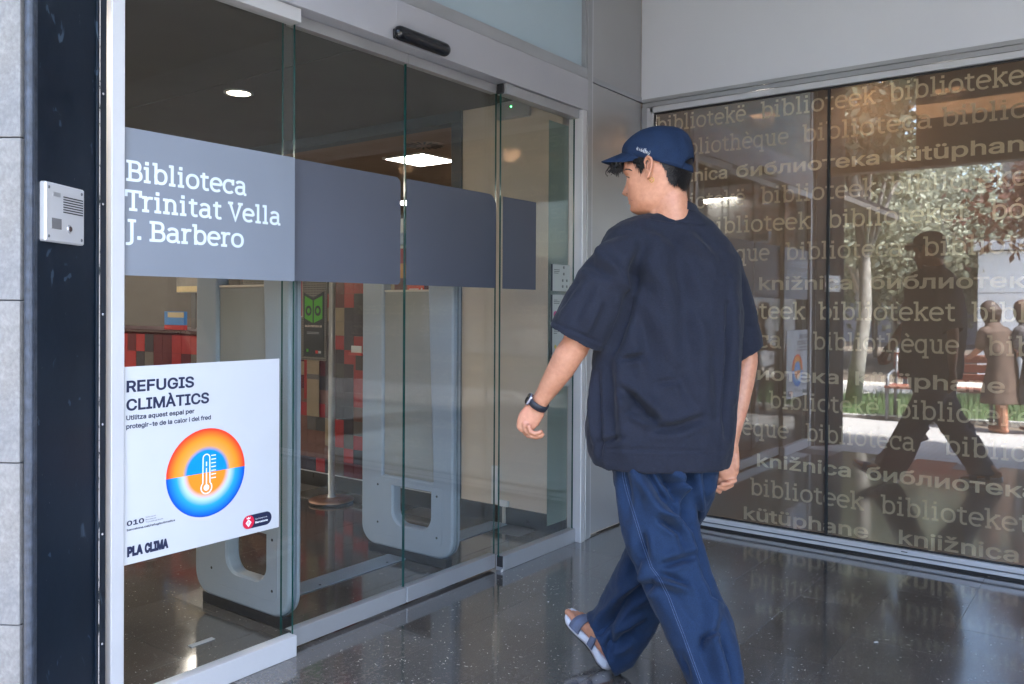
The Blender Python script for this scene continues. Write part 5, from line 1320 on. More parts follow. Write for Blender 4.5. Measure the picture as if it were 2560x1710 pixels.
def skinmat():
    m, t, b, o = nodes('skin')
    v = coords(t); n = noi(t, v, 9, 5, .6); n2 = noi(t, v, 70, 3)
    c = ramp(t, n, [(.3, (.48, .205, .115)), (.55, (.54, .25, .15)), (.75, (.56, .225, .145))])
    c = mixc(t, .3, c, ramp(t, n2, [(.3, (.34, .13, .08)), (.7, (.64, .34, .22))]))
    t.links.new(c, b.inputs['Base Color']); b.inputs['Roughness'].default_value = .48
    b.inputs['Subsurface Weight'].default_value = .12; b.inputs['Subsurface Radius'].default_value = (.012, .004, .002); b.inputs['Subsurface Scale'].default_value = .6
    bump(t, b, noi(t, v, 260, 3), .12, .001); return m
M['skin'] = skinmat()
body = mk('body', BV, BF, M['skin'], man, True)

# face paint-free features as small parts: eye and brow
ey = MB()
HEADBV = BVHTree.FromPolygons([Vector(v) for v in R_[0]] and [tuple(v) for v in BV], BF)
def surf(px, py, off=0., tree=None):
    d = Vector(ray_(px, py)).normalized(); h = (tree or HEADBV).ray_cast(Vector(CAMP), d)
    if h[0] is None: return None
    return np.array(h[0]) - np.array(d) * off
def strip(pts, wid, name, mat, parent, tree=None, off=.0012, rad=None):
    q = [surf(x, y, off, tree) for x, y in pts]; q = [p for p in q if p is not None]
    if len(q) < 2: return None
    return MB().tube(q, rad or [wid] * len(q), 6).build(name, mat, parent, True)
hairm = plain('black_hair', (.010, .009, .010), .38, 0, .3, 60, .2, 200, .5)
strip([(1562, 443), (1566, 441), (1570, 442), (1573, 444.5)], .0016, 'eyelashes', hairm, man)
strip([(1560, 426), (1566, 423), (1573, 423.5), (1580, 427)], .0021, 'eyebrow', hairm, man, rad=[.0012, .0022, .0024, .001])
strip([(1575, 500), (1578, 500.3), (1581, 501)], .0008, 'mouth_line', plain('lip_shadow', (.25, .08, .06), .5), man)
strip([(1566, 484.5), (1569, 485)], .0014, 'nostril', plain('nostril', (.08, .03, .02), .6), man)

# -------- hair
HPOLY = [(1556, 370), (1560, 402), (1566, 396), (1571, 410), (1578, 404), (1583, 413), (1589, 420), (1594, 431), (1598, 442), (1601, 428), (1606, 417), (1612, 408), (1616, 400), (1632, 400), (1637, 414), (1646, 426), (1652, 438), (1655, 452), (1662, 464), (1672, 470), (1686, 470), (1695, 478), (1702, 490), (1712, 494), (1745, 440), (1745, 370)]
def inpoly(x, y, P=HPOLY):
    c = False; j = len(P) - 1
    for i in range(len(P)):
        if (P[i][1] > y) != (P[j][1] > y) and x < (P[j][0] - P[i][0]) * (y - P[i][1]) / (P[j][1] - P[i][1]) + P[i][0]: c = not c
        j = i
    return c
def toplane(p):
    v = np.asarray(p) - np.array([HC0[0], HC0[1], 0]); a = v @ HF + abs(v @ HS) * math.tan(dl_); py = 440 + (hz(440) - p[2]) * (2098 / HD)
    return 1645 - a * 783 * math.cos(dl_), py
hv = []; hfc = []; rh = random.Random(5)
shellR = []
headrings = R_
# undercoat shell
SV = []; idx = {}; SF = []
cen = lambda z: HP(0, 0, z)
for i, ring in enumerate(headrings):
    for k in range(NT):
        p = ring[k]; n_ = norm(p - cen(p[2])); idx[i, k] = len(SV); SV.append(p + n_ * .0045)
for i in range(len(headrings) - 1):
    for k in range(NT):
        q = [(i, k), (i, (k + 1) % NT), (i + 1, (k + 1) % NT), (i + 1, k)]
        x, y = toplane(sum(headrings[a][b] for a, b in q) / 4)
        if inpoly(x + 1.5 * math.sin(k * 3.7), y + 2.5 * math.sin(k * 2.3 + i)): SF.append([idx[a] for a in q])
mk('hair_base', SV, SF, hairm, man, True)
# strands
tv = []; tf = []
cand = [(i, k) for i in range(8, len(headrings) - 6) for k in range(NT)]
cnt = 0
while cnt < 5200:
    i, k = rh.choice(cand); p = headrings[i][k] + (headrings[i][(k + 1) % NT] - headrings[i][k]) * rh.random() + (headrings[i + 1][k] - headrings[i][k]) * rh.random()
    x, y = toplane(p)
    if y < 384 or not inpoly(x, y + 1): continue
    n_ = norm(p - cen(p[2])); back = norm(-HF * (1 if x < 1660 else .2) + n_ * .2); back = back - n_ * (back @ n_)
    front = x < 1612
    dirv = norm(-UP * (1.0 if not front else .8) + back * (.55 if not front else .1) + np.array([rh.gauss(0, .18) for _ in range(3)]))
    dirv = norm(dirv - n_ * (dirv @ n_) * .85)
    L = rh.uniform(.010, .020) if y > 430 else rh.uniform(.014, .026); w_ = .0009
    sd_ = norm(np.cross(dirv, n_)) * w_; b0 = p + n_ * .003
    m1 = b0 + dirv * L * .5 + n_ * (.0035 if y < 450 else .002); e = b0 + dirv * L + n_ * .001
    n0 = len(tv); tv += [b0 - sd_, b0 + sd_, m1 - sd_ * .8, m1 + sd_ * .8, e]; tf += [(n0, n0 + 1, n0 + 3, n0 + 2), (n0 + 2, n0 + 3, n0 + 4)]
    cnt += 1
tag(mk('hair', tv, tf, hairm, man), kind='stuff')
# curly fringe under the brim
cu = MB()
for k in range(110):
    s = rh.uniform(-.045, .070); x0 = rh.uniform(1533, 1562); y0 = rh.uniform(394, 402)
    a0 = ((1645 - x0) / 783 - s * math.sin(dl_)) / math.cos(dl_); pts = []
    r_ = rh.uniform(.004, .009); ph = rh.uniform(0, 6.28); l = rh.uniform(14, 32); lean = rh.uniform(-.5, .35)
    for q in range(12):
        t_ = q / 11; an = ph + t_ * rh.uniform(4.5, 5.5)
        y = y0 + l * t_; a = a0 + lean * l * t_ / 783 + r_ * math.cos(an) * (.3 + t_)
        a = max(a, float(np.interp(y, hs[:, 0], hs[:, 1])) * .96)
        pts.append(HP(a, s * .9 + r_ * math.sin(an) * (.3 + t_), hz(y)))
    cu.tube(pts, [.0021 * (1 - .55 * q / 11) for q in range(12)], 5)
tag(cu.build('fringe', hairm, man, True), kind='stuff')
# earring
er = MB(); c = HP(((1645 - 1622.5) / 783. - .088 * math.sin(dl_)) / math.cos(dl_) + .004, .092, hz(457)); 
pts = [c + HF * .0062 * math.cos(a) + UP * (.0072 * math.sin(a) - .004) for a in np.linspace(0, 2 * math.pi, 19)]
er.tube(pts, .0013, 8).build('earring', plain('gold', (.75, .45, .12), .25, 1, .02), man, True)

# -------- cap
capm = plain('navy_cotton_twill', (.006, .019, .054), .78, 0, .12, 30, .5, 420, .3)
CR = []; NP = 72; NR = 18
def base_y(a, ang):
    y = 384 + (.108 - a) * 250
    bk_ = abs(abs(ang) - math.pi)
    if bk_ < .60: y -= 36 * math.sqrt(max(0, 1 - (bk_ / .60) ** 2))
    return y
CV = []; CF = []
AF, AB, WS, YT = .122, .110, .0895, 318.5
for j in range(NR + 1):
    t_ = j / NR
    for k in range(NP):
        an = -math.pi + 2 * math.pi * k / NP; c, s = math.cos(an), math.sin(an)
        ab = (AF if c > 0 else AB) * c * .995; sb = WS * s
        by = base_y(ab, an)
        # profile: steep sides then rounded top
        q = t_ * math.pi / 2; rr = math.cos(q) ** (.60 + .28 * max(c, 0)); up = math.sin(q) ** .9
        fr = 1 + (.0 if c < 0 else -.06 * (1 - rr))
        top = YT + (6 if c > .2 else 0) * (1 - t_)
        y = by + (YT - by) * up
        seam = 1 + .004 * abs(math.cos(an * 3))
        w_ = .0025 * noise.noise(Vector((c * 2.2, s * 2.2, t_ * 3)))
        CV.append(HP((ab * fr) * rr * seam + (-.004) + w_, sb * rr * seam + w_, hz(y)))
for j in range(NR):
    for k in range(NP): CF.append((j * NP + k, j * NP + (k + 1) % NP, (j + 1) * NP + (k + 1) % NP, (j + 1) * NP + k))
n0 = len(CV)
for j in (0,):
    for k in range(NP): p = CV[k]; CV.append(p - norm(p - cen(p[2])) * .004 + UP * .002)
for k in range(NP): CF.append((k, n0 + k, n0 + (k + 1) % NP, (k + 1) % NP))
cp = mk('cap_crown', CV, CF, capm, man, True)
# brim
BVv = []; nb = 24; nr = 9
for side_ in (0, 1):
    for j in range(nr):
        t_ = j / (nr - 1)
        for k in range(nb + 1):
            u_ = -1 + 2 * k / nb; an = u_ * 1.18
            a0 = (AF) * math.cos(an) * .985 - .004; s0 = WS * math.sin(an) * 1.0
            ln_ = .074 * max(0, 1 - abs(u_) ** 2.6) ** .62
            a = a0 + ln_ * t_; s = s0 * (1 - .08 * t_)
            y = base_y(a0, an) - 2.5 + (17 * t_) * (ln_ / .074) + 9 * (abs(u_) ** 2) * t_ - (2.2 if side_ else 0)
            BVv.append(HP(a, s, hz(y)))
BFf = []; m_ = nb + 1; o2 = nr * m_
for j in range(nr - 1):
    for k in range(nb):
        BFf.append((j * m_ + k, j * m_ + k + 1, (j + 1) * m_ + k + 1, (j + 1) * m_ + k)); BFf.append((o2 + j * m_ + k, o2 + (j + 1) * m_ + k, o2 + (j + 1) * m_ + k + 1, o2 + j * m_ + k + 1))
for k in range(nb): e = (nr - 1) * m_ + k; BFf.append((e, e + 1, o2 + e + 1, o2 + e))
mk('cap_brim', BVv, BFf, capm, man, True)
# back strap and button
stp = []
for k in range(15):
    an = math.pi - .62 + 1.24 * k / 14; c, s = math.cos(an), math.sin(an)
    stp.append((HP(AB * c * .985 - .004, WS * s * .985, hz(base_y(AB * c, 0) - 2)), HP(AB * c * .985 - .004, WS * s * .985, hz(base_y(AB * c, 0) - 17))))
V = [p for q in stp for p in q] + [p - norm(p - cen(p[2])) * .0025 for q in stp for p in q]; n2 = 30
F = []
for k in range(14): q = 2 * k; F += [(q, q + 1, q + 3, q + 2), (q + n2, q + 2 + n2, q + 3 + n2, q + 1 + n2), (q, q + 2, q + 2 + n2, q + n2), (q + 1, q + 1 + n2, q + 3 + n2, q + 3)]
mk('cap_strap', V, F, capm, man)
bp = HP(-.004, 0, hz(YT)); MB().lathe([(.0, .0045), (.005, .0035), (.0075, .0005), (.007, -.003)], bp, 16).build('cap_button', capm, man, True)
CAPT = BVHTree.FromPolygons([tuple(v) for v in CV], CF)
thr = plain('white_thread', (.75, .76, .8), .7, 0, .05)
sq = MB()
scr = [[(1591, 373), (1594, 367), (1592, 375), (1596, 369), (1594, 376)], [(1597, 376), (1600, 370), (1599, 377), (1603, 373), (1602, 379), (1605, 370), (1604, 379), (1608, 374), (1607, 380)], [(1611, 371), (1609, 382)], [(1615, 371), (1612, 383), (1613, 377), (1617, 377), (1615, 384), (1619, 378), (1618, 384), (1622, 380), (1621, 385), (1626, 381), (1622, 386), (1618, 388)], [(1624, 378.5), (1626, 378)]]
for s_ in scr:
    q = [surf(x, y, .0012, CAPT) for x, y in s_]
    sq.tube([p for p in q if p is not None], .00085, 5)
sq.build('embroidery', thr, man, True)

# -------- T-shirt
def hring(L_, R2, y, d, hd, n=56, p=2.5, skew=0.):
    c = PW((L_ + R2) / 2, y, d); w_ = (R2 - L_) / 2 / 2098. * d
    an = np.linspace(0, 2 * math.pi, n, endpoint=False); cs, sn = np.cos(an), np.sin(an)
    V = c + np.outer(w_ * np.sign(cs) * np.abs(cs) ** (2 / p), norm(_r - UP * _r[2])) + np.outer(hd * np.sign(sn) * np.abs(sn) ** (2 / p), IF)
    V[:, 2] = c[2] + skew * cs
    return V
sp_ = []
TR = [(526, 1648, 1738, 2.725, .060), (534, 1634, 1750, 2.72, .070), (544, 1582, 1765, 2.715, .078), (556, 1545, 1782, 2.71, .088), (572, 1520, 1798, 2.705, .098), (600, 1504, 1822, 2.70, .110), (640, 1492, 1842, 2.70, .125), (700, 1498, 1850, 2.70, .138), (800, 1496, 1853, 2.70, .150), (900, 1484, 1849, 2.70, .158), (1000, 1473, 1840, 2.70, .165), (1080, 1465, 1832, 2.70, .170), (1130, 1472, 1824, 2.70, .172), (1160, 1484, 1816, 2.70, .172)]
rings = [hring(l, r2, y, d, hd) for y, l, r2, d, hd in TR]
rings.append(hring(1508, 1795, 1158, 2.70, .150)); rings.append(hring(1512, 1792, 1125, 2.70, .145))
sp_.append(loft(rings))
def sleeve(P_, rads, n=40, cuffdir=None):
    R3 = []; pts = [np.asarray(q) for q in P_]
    for i, q in enumerate(pts):
        t = norm(pts[min(i + 1, len(pts) - 1)] - pts[max(i - 1, 0)])
        a = norm(_r - t * (_r @ t)); b = np.cross(t, a)
        if cuffdir is not None and i >= len(pts) - 2: a = norm(cuffdir); b = norm(np.cross(t, a))
        R3.append(ering(q, a, b, rads[i][0], rads[i][1], n, 2.2))
    q = pts[-1]; t = norm(pts[-1] - pts[-2]); a = norm(cuffdir if cuffdir is not None else _r); b = norm(np.cross(t, a))
    R3.append(ering(q, a, b, rads[-1][0] - .013, rads[-1][1] - .013, n, 2.2)); R3.append(ering(q - t * .07, a, b, rads[-1][0] - .016, rads[-1][1] - .016, n, 2.2))
    return loft(R3)
cdL = PW(1503, 880, 2.66) - PW(1370, 815, 2.66)
sp_.append(sleeve([PW(1590, 625, 2.67), PW(1545, 655, 2.65), PW(1503, 712, 2.635), PW(1466, 785, 2.638), PW(1437, 846, 2.65)], [(.055, .080), (.080, .090), (.083, .090), (.088, .088), (.0925, .084)], 44, cdL))
cdR = PW(1906, 864, 2.78) - PW(1822, 915, 2.78)
sp_.append(sleeve([PW(1765, 620, 2.75), PW(1802, 655, 2.76), PW(1826, 730, 2.77), PW(1848, 810, 2.78), PW(1863, 888, 2.78)], [(.07, .08), (.062, .085), (.062, .082), (.064, .08), (.066, .078)], 40, cdR))
SV_, SF_, SN_ = remesh(sp_, .0058, 7, .5)
FL = [
 (1604, 618, 1588, 700, 17, -.011), (1590, 690, 1560, 800, 14, -.015), (1562, 790, 1528, 880, 14, -.015),
 (1596, 640, 1640, 700, 20, .008), (1655, 640, 1700, 860, 40, .010), (1690, 600, 1722, 900, 26, -.010), (1745, 640, 1765, 1000, 42, .008),
 (1556, 975, 1636, 1052, 13, -.014), (1572, 962, 1660, 1040, 14, .009), (1575, 1028, 1632, 1052, 8, -.010), (1560, 897, 1612, 888, 8, -.009), (1558, 888, 1600, 879, 8, .006),
 (1650, 955, 1692, 950, 7, -.006), (1636, 1074, 1700, 1066, 12, -.010), (1700, 1066, 1756, 1046, 12, -.011), (1640, 1060, 1740, 1038, 14, .007),
 (1822, 760, 1814, 1090, 7, -.007), (1835, 700, 1838, 1000, 12, .006), (1495, 930, 1498, 1140, 6, -.009), (1482, 960, 1484, 1100, 9, .005), (1520, 900, 1530, 1090, 18, -.008), (1545, 900, 1560, 1130, 18, .008),
 (1500, 1108, 1560, 1092, 8, -.008), (1506, 1100, 1530, 1088, 6, .006),
 (1410, 760, 1450, 700, 10, -.005), (1400, 800, 1440, 720, 9, .004), (1440, 800, 1480, 720, 12, -.006), (1470, 830, 1500, 760, 10, .006), (1384, 806, 1508, 862, 4, -.0035),
 (1480, 600, 1540, 700, 20, .008), (1455, 650, 1560, 700, 14, -.007), (1530, 660, 1580, 740, 14, .009), (1616, 560, 1700, 600, 14, -.006), (1740, 570, 1800, 640, 14, -.006), (1690, 580, 1780, 640, 16, .006),
 (1500, 1122, 1806, 1130, 3.5, -.003), (1630, 545, 1756, 560, 3.5, -.0035), (1700, 700, 1790, 830, 20, -.005), (1620, 760, 1690, 900, 22, .006), (1600, 800, 1640, 960, 18, -.007), (1780, 860, 1800, 1040, 16, -.006), (1690, 930, 1740, 1020, 14, -.005), (1590, 980, 1560, 1060, 14, -.006)]
SV_ = folds(SV_, SN_, FL)
SV_ = noise_disp(SV_, SN_, 9, .005, 3, (1, 1, .7)); SV_ = noise_disp(SV_, SN_, 24, .0034, 7, (1, 1, .8)); SV_ = noise_disp(SV_, SN_, 62, .0013, 9)
def cloth(name, c, rough, weave, vary=.12, fine=700):
    m, t, b, o = nodes(name)
    v = coords(t, weave); n = noi(t, v, fine * .45, 3, .7); n2 = noi(t, coords(t), 5, 5)
    cc = mixc(t, .5, ramp(t, n2, [(.3, tuple(x * (1 - vary) for x in c)), (.7, tuple(x * (1 + vary) for x in c))]), ramp(t, n, [(.35, tuple(x * .55 for x in c)), (.65, tuple(x * 1.6 for x in c))]))
    t.links.new(cc, b.inputs['Base Color']); b.inputs['Roughness'].default_value = rough; b.inputs['Sheen Weight'].default_value = .06; b.inputs['Sheen Roughness'].default_value = .5
    b.inputs['Specular IOR Level'].default_value = .25
    bump(t, b, n, .35, .0012); return m
M['tee'] = cloth('charcoal_navy_slub_cotton', (.012, .014, .024), .85, (1, 1, 3.4), .10, 330)
shirt = mk('t_shirt', SV_, SF_, M['tee'], man, True)
# ribbed collar
cl_ = []
for k in range(48):
    a = 2 * math.pi * k / 48; c = PW(1690, 524, 2.722)
    p = c + norm(_r - UP * _r[2]) * (.063 * math.cos(a)) + IF * (.066 * math.sin(a)) + UP * (-.012 * math.cos(a) - .012 * math.sin(a)); cl_.append(p)
MBc = MB(); cl_.append(cl_[0]); 
V = []; F = []
for i, p in enumerate(cl_[:-1]):
    o3 = norm(p - PW(1690, 524, 2.722)); o3[2] = 0
    for du, do in ((-.016, .014), (.002, .010), (.013, .005), (.0145, .002), (.010, -.001), (-.012, .002)): V.append(p + UP * du + o3 * do)
for i in range(48):
    for k in range(5): a, b2 = i * 6 + k, ((i + 1) % 48) * 6 + k; F.append((a, b2, b2 + 1, a + 1))
mk('collar', V, F, M['tee'], man, True)

# -------- trousers
tp_ = []
def pring(c, w_, hd, a=None, b=None, n=44, p=2.2): return ering(c, norm(_r - UP * _r[2]) if a is None else a, IF if b is None else b, w_, hd, n, p)
def span(l, r2, y, d, hd, tilt=0.):
    c = PW((l + r2) / 2, y, d); w_ = (r2 - l) / 2 / 2098 * d
    a = norm(_r - UP * _r[2]) * math.cos(tilt) + UP * math.sin(tilt); return ering(c, norm(a), IF, w_, hd, 44, 2.3)
tp_.append(loft([span(1545, 1778, 1085, 2.70, .125), span(1534, 1790, 1120, 2.70, .135), span(1530, 1792, 1165, 2.70, .14), span(1534, 1790, 1215, 2.70, .13), span(1560, 1770, 1262, 2.70, .10)]))
nl_ = [(1150, 1532, 1740, 2.665, .118, 0), (1200, 1535, 1738, 2.65, .115, .0), (1250, 1540, 1737, 2.63, .11, .05), (1300, 1548, 1742, 2.61, .108, .1), (1380, 1573, 1764, 2.575, .10, .12), (1473, 1612, 1790, 2.53, .10, .12), (1520, 1634, 1815, 2.51, .10, .1), (1574, 1659, 1838, 2.485, .105, .08), (1640, 1690, 1850, 2.455, .11, .05), (1710, 1722, 1856, 2.42, .115, .03), (1790, 1752, 1872, 2.37, .12, .0), (1845, 1770, 1888, 2.35, .125, 0)]
rg_ = [span(l, r2, y, d, hd, tl) for y, l, r2, d, hd, tl in nl_]
rg_.append(span(1782, 1876, 1845, 2.35, .11)); rg_.append(span(1780, 1870, 1810, 2.36, .11)); tp_.append(loft(rg_))
fl_ = [((1720, 1140), 78, 2.76, .12, 0), ((1722, 1190), 72, 2.77, .115, 0), ((1700, 1250), 78, 2.79, .11, .1), ((1672, 1310), 84, 2.82, .105, .15), ((1640, 1380), 86, 2.86, .10, .12), ((1612, 1440), 84, 2.885, .095, .0), ((1586, 1500), 78, 2.91, .092, -.25), ((1560, 1556), 77, 2.93, .092, -.6), ((1532, 1596), 80, 2.945, .095, -.9)]
rg_ = []
for (x, y), hw_, d, hd, tl in fl_: rg_.append(span(x - hw_, x + hw_, y, d, hd, tl))
rg_.append(span(1502 - 82, 1502 + 82, 1612, 2.95, .095, -1.12)); rg_.append(span(1502 - 68, 1502 + 68, 1612, 2.95, .08, -1.12)); rg_.append(span(1530 - 60, 1530 + 60, 1588, 2.945, .075, -1.0)); tp_.append(loft(rg_))
TV, TF, TN = remesh(tp_, .0062, 8, .5)
TL = [
 (1604, 1165, 1655, 1240, 13, -.022), (1655, 1240, 1738, 1318, 14, -.024), (1590, 1165, 1640, 1290, 20, .010), (1640, 1168, 1722, 1275, 13, -.020), (1672, 1170, 1726, 1240, 16, .014), (1668, 1208, 1722, 1206, 9, -.012), (1722, 1180, 1730, 1290, 12, -.022),
 (1652, 1296, 1700, 1332, 9, -.016), (1650, 1282, 1705, 1300, 12, .012), (1662, 1410, 1732, 1390, 10, -.016), (1668, 1396, 1735, 1374, 14, .010), (1648, 1436, 1714, 1458, 9, -.016), (1650, 1450, 1714, 1474, 13, .011), (1625, 1335, 1640, 1400, 16, .010), (1600, 1330, 1612, 1400, 14, -.008),
 (1700, 1330, 1712, 1380, 12, -.008), (1740, 1320, 1782, 1480, 12, -.014), (1762, 1470, 1800, 1580, 16, .010), (1756, 1598, 1792, 1578, 8, -.014), (1752, 1620, 1765, 1590, 8, -.010), (1798, 1560, 1842, 1720, 12, -.014), (1770, 1560, 1815, 1715, 16, .010), (1780, 1490, 1812, 1500, 10, -.010),
 (1560, 1200, 1566, 1300, 12, -.007), (1580, 1180, 1590, 1260, 12, .006), (1740, 1620, 1775, 1710, 14, -.007), (1690, 1500, 1730, 1560, 16, -.006), (1700, 1640, 1720, 1700, 10, -.006),
 (1500, 1580, 1560, 1505, 12, -.018), (1560, 1505, 1625, 1460, 13, -.016), (1490, 1560, 1560, 1480, 12, .012), (1520, 1640, 1530, 1560, 9, -.010), (1530, 1618, 1575, 1590, 11, -.014), (1540, 1580, 1600, 1545, 12, .010), (1580, 1440, 1600, 1380, 14, -.010), (1545, 1500, 1620, 1440, 16, .008), (1740, 1180, 1752, 1290, 12, .010), (1765, 1180, 1770, 1260, 10, -.008)]
TV = folds(TV, TN, TL)
TV = noise_disp(TV, TN, 10, .0065, 11, (1, 1, .7)); TV = noise_disp(TV, TN, 28, .0034, 17); TV = noise_disp(TV, TN, 65, .0012, 19)
TV[:, 2] = np.maximum(TV[:, 2], .012)
M['pants'] = cloth('blue_cotton_twill', (.009, .023, .058), .85, (1.3, 1.3, 1.3), .12, 520)
pants = mk('trousers', TV, TF, M['pants'], man, True)
PT = BVHTree.FromPolygons([tuple(v) for v in TV], TF)
stm = plain('pale_stitching', (.09, .13, .23), .7, 0, .1, 60)
seam = [(1554.5, 1172), (1557, 1195), (1563.6, 1224), (1575, 1262), (1589, 1307), (1606, 1362), (1625.5, 1418), (1646, 1446), (1658, 1470), (1669, 1492), (1687, 1540), (1705.5, 1587), (1728, 1650), (1751, 1712)]
sx0 = np.array([q[0] for q in seam]); sy0 = np.array([q[1] for q in seam])
sm_ = MB()
for off_ in (0, 5.5):
    ys = np.arange(1172, 1710, 3.4)
    for i in range(len(ys)):
        y_a, y_b = ys[i], ys[i] + 2.3
        pa = surf(np.interp(y_a, sy0, sx0) + off_, y_a, .0012, PT); pb_ = surf(np.interp(y_b, sy0, sx0) + off_, y_b, .0012, PT)
        if pa is not None and pb_ is not None and np.linalg.norm(pa - pb_) < .02: sm_.tube([pa, pb_], .0008, 5)
for seg in ([(1470, 1566), (1478, 1590), (1484, 1618), (1500, 1645), (1518, 1663), (1533, 1676)],):
    q = []
    for (xa, ya), (xb, yb) in zip(seg[:-1], seg[1:]):
        for k in range(6): q.append((xa + (xb - xa) * k / 6, ya + (yb - ya) * k / 6))
    for k in range(len(q) - 1):
        pa = surf(*q[k], .001, PT); x2, y2 = q[k][0] * .35 + q[k + 1][0] * .65, q[k][1] * .35 + q[k + 1][1] * .65; pb_ = surf(x2, y2, .001, PT)
        if pa is not None and pb_ is not None and np.linalg.norm(pa - pb_) < .02: sm_.tube([pa, pb_], .0007, 5)
tag(sm_.build('stitching', stm, man, False), kind='stuff')

# -------- sandals
M['sole'] = plain('pale_grey_foam', (.62, .64, .70), .6, 0, .05, 20, .15, 200); M['strap'] = plain('slate_webbing', (.13, .16, .25), .8, 0, .1, 60, .4, 400)
def sandal(Q, lab):
    out = []
    for t_ in np.linspace(-.055, 1.03, 26):
        w1 = float(np.interp(t_, [-.055, -.02, .1, .3, .5, .72, .86, .96, 1.03], [.012, .026, .036, .033, .034, .048, .046, .032, .008])); cx = float(np.interp(t_, [0, .4, .7, 1], [0, .004, .001, -.010]))
        bend = .010 * max(0, (t_ - .62) / .4) ** 2 + .006 * math.sin(max(0, min(1, (t_ - .05) / .5)) * math.pi)
        th_ = float(np.interp(t_, [-.055, .1, .5, 1.03], [.030, .032, .024, .016]))
        out.append((cx, w1, t_, bend, th_))
    V = []; F = []
    for cx, w1, t_, bd, th_ in out:
        for x, z in ((-w1, .004), (-w1 * .9, .0075), (-w1 * .6, .0045), (w1 * .6, .0045), (w1 * .9, .0075), (w1, .004), (w1 * 1.03, -th_ * .5), (w1 * .93, -th_ + .002), (-w1 * .93, -th_ + .002), (-w1 * 1.03, -th_ * .5)): V.append(Q(cx + x, t_, z + bd))
    for i in range(len(out) - 1):
        for k in range(10): F.append((i * 10 + k, i * 10 + (k + 1) % 10, (i + 1) * 10 + (k + 1) % 10, (i + 1) * 10 + k))
    F += [list(range(10))[::-1], list(range((len(out) - 1) * 10, len(out) * 10))]
    so_ = mk('sandal', V, F, M['sole'], man, True)
    V = []; F = []
    for cx, w1, t_, bd, th_ in out:
        for x, z in ((-w1 * .94, 0), (w1 * .94, 0), (w1 * .9, -.004), (-w1 * .9, -.004)): V.append(Q(cx + x, t_, z - th_ + .0015 + bd))
    for i in range(len(out) - 1):
        for k in range(4): F.append((i * 4 + k, i * 4 + (k + 1) % 4, (i + 1) * 4 + (k + 1) % 4, (i + 1) * 4 + k))
    mk('outsole', V, F, M['rubber'], so_)
    for t0, t1, hh in ((.58, .78, .058), (.26, .38, .078)):
        V = []; F = []; n = 14
        for j, t_ in enumerate((t0, (t0 + t1) / 2, t1)):
            w1 = float(np.interp(t_, [.1, .3, .5, .72, .86], [.038, .035, .037, .049, .048]))
            for k in range(n + 1):
                a = math.pi * k / n
                for o4 in (0, .0035): V.append(Q((w1 - .001 + o4) * math.cos(a), t_, -.004 + (hh - .016 * (t_ - t0) / (t1 - t0) + o4) * math.sin(a) ** .75))
        m4 = 2 * (n + 1)
        for j in range(2):
            for k in range(n):
                for o4 in (0, 1): a = j * m4 + 2 * k + o4; F.append((a, a + 2, a + 2 + m4, a + m4))
        for k in range(n): F.append((2 * k, 2 * k + 1, 2 * k + 3, 2 * k + 2)); b3 = 2 * m4 + 2 * k; F.append((b3, b3 + 1, b3 + 3, b3 + 2))
        mk('strap', V, F, M['strap'], so_, True)
    return so_
sandal(QR, 'leading')
sandal(QL, 'rear')

# -------- smart watch on the left wrist
wt = MB(); ax = norm(WRL - ELB); wc = WRL + ax * .002; a = norm(IL - ax * (IL @ ax)); b = np.cross(ax, a)
V = []; F = []
for k in range(40):
    an = 2 * math.pi * k / 40; dr = a * math.cos(an) + b * math.sin(an)
    for h_, o5 in ((-.0115, 0), (-.0105, .003), (.0105, .003), (.0115, 0)): V.append(wc + ax * h_ + dr * (.0312 + o5) * (1.0 - .07 * math.sin(an) ** 2))
for k in range(40):
    for j in range(4): F.append((k * 4 + j, k * 4 + (j + 1) % 4, ((k + 1) % 40) * 4 + (j + 1) % 4, ((k + 1) % 40) * 4 + j))
wto = mk('watch', V, F, plain('black_silicone_strap', (.014, .017, .026), .55, 0, .1, 30), man, True)
cc_ = wc + a * .033
def wbox(name, hx, hy, h0, h1, mat):
    P_ = []
    ol = rr2(-hx, hx, -hy, hy, (.008, .008, .008, .008), 5)
    for lv_, sc_2 in ((h0, 1), (h0 + (h1 - h0) * .3, 1.03), (h0 + (h1 - h0) * .75, 1.0), (h1, .86)): P_.append(np.array([cc_ + ax * (x * sc_2) + b * (y * sc_2) + a * lv_ for x, y in ol]))
    V, F = loft(P_); return mk(name, V, F, mat, wto, True)
wbox('case', .0185, .0155, -.002, .0075, plain('watch_case', (.42, .42, .50), .25, .9, .02)); wbox('screen', .0165, .0138, .0072, .0100, M['black_plastic'])
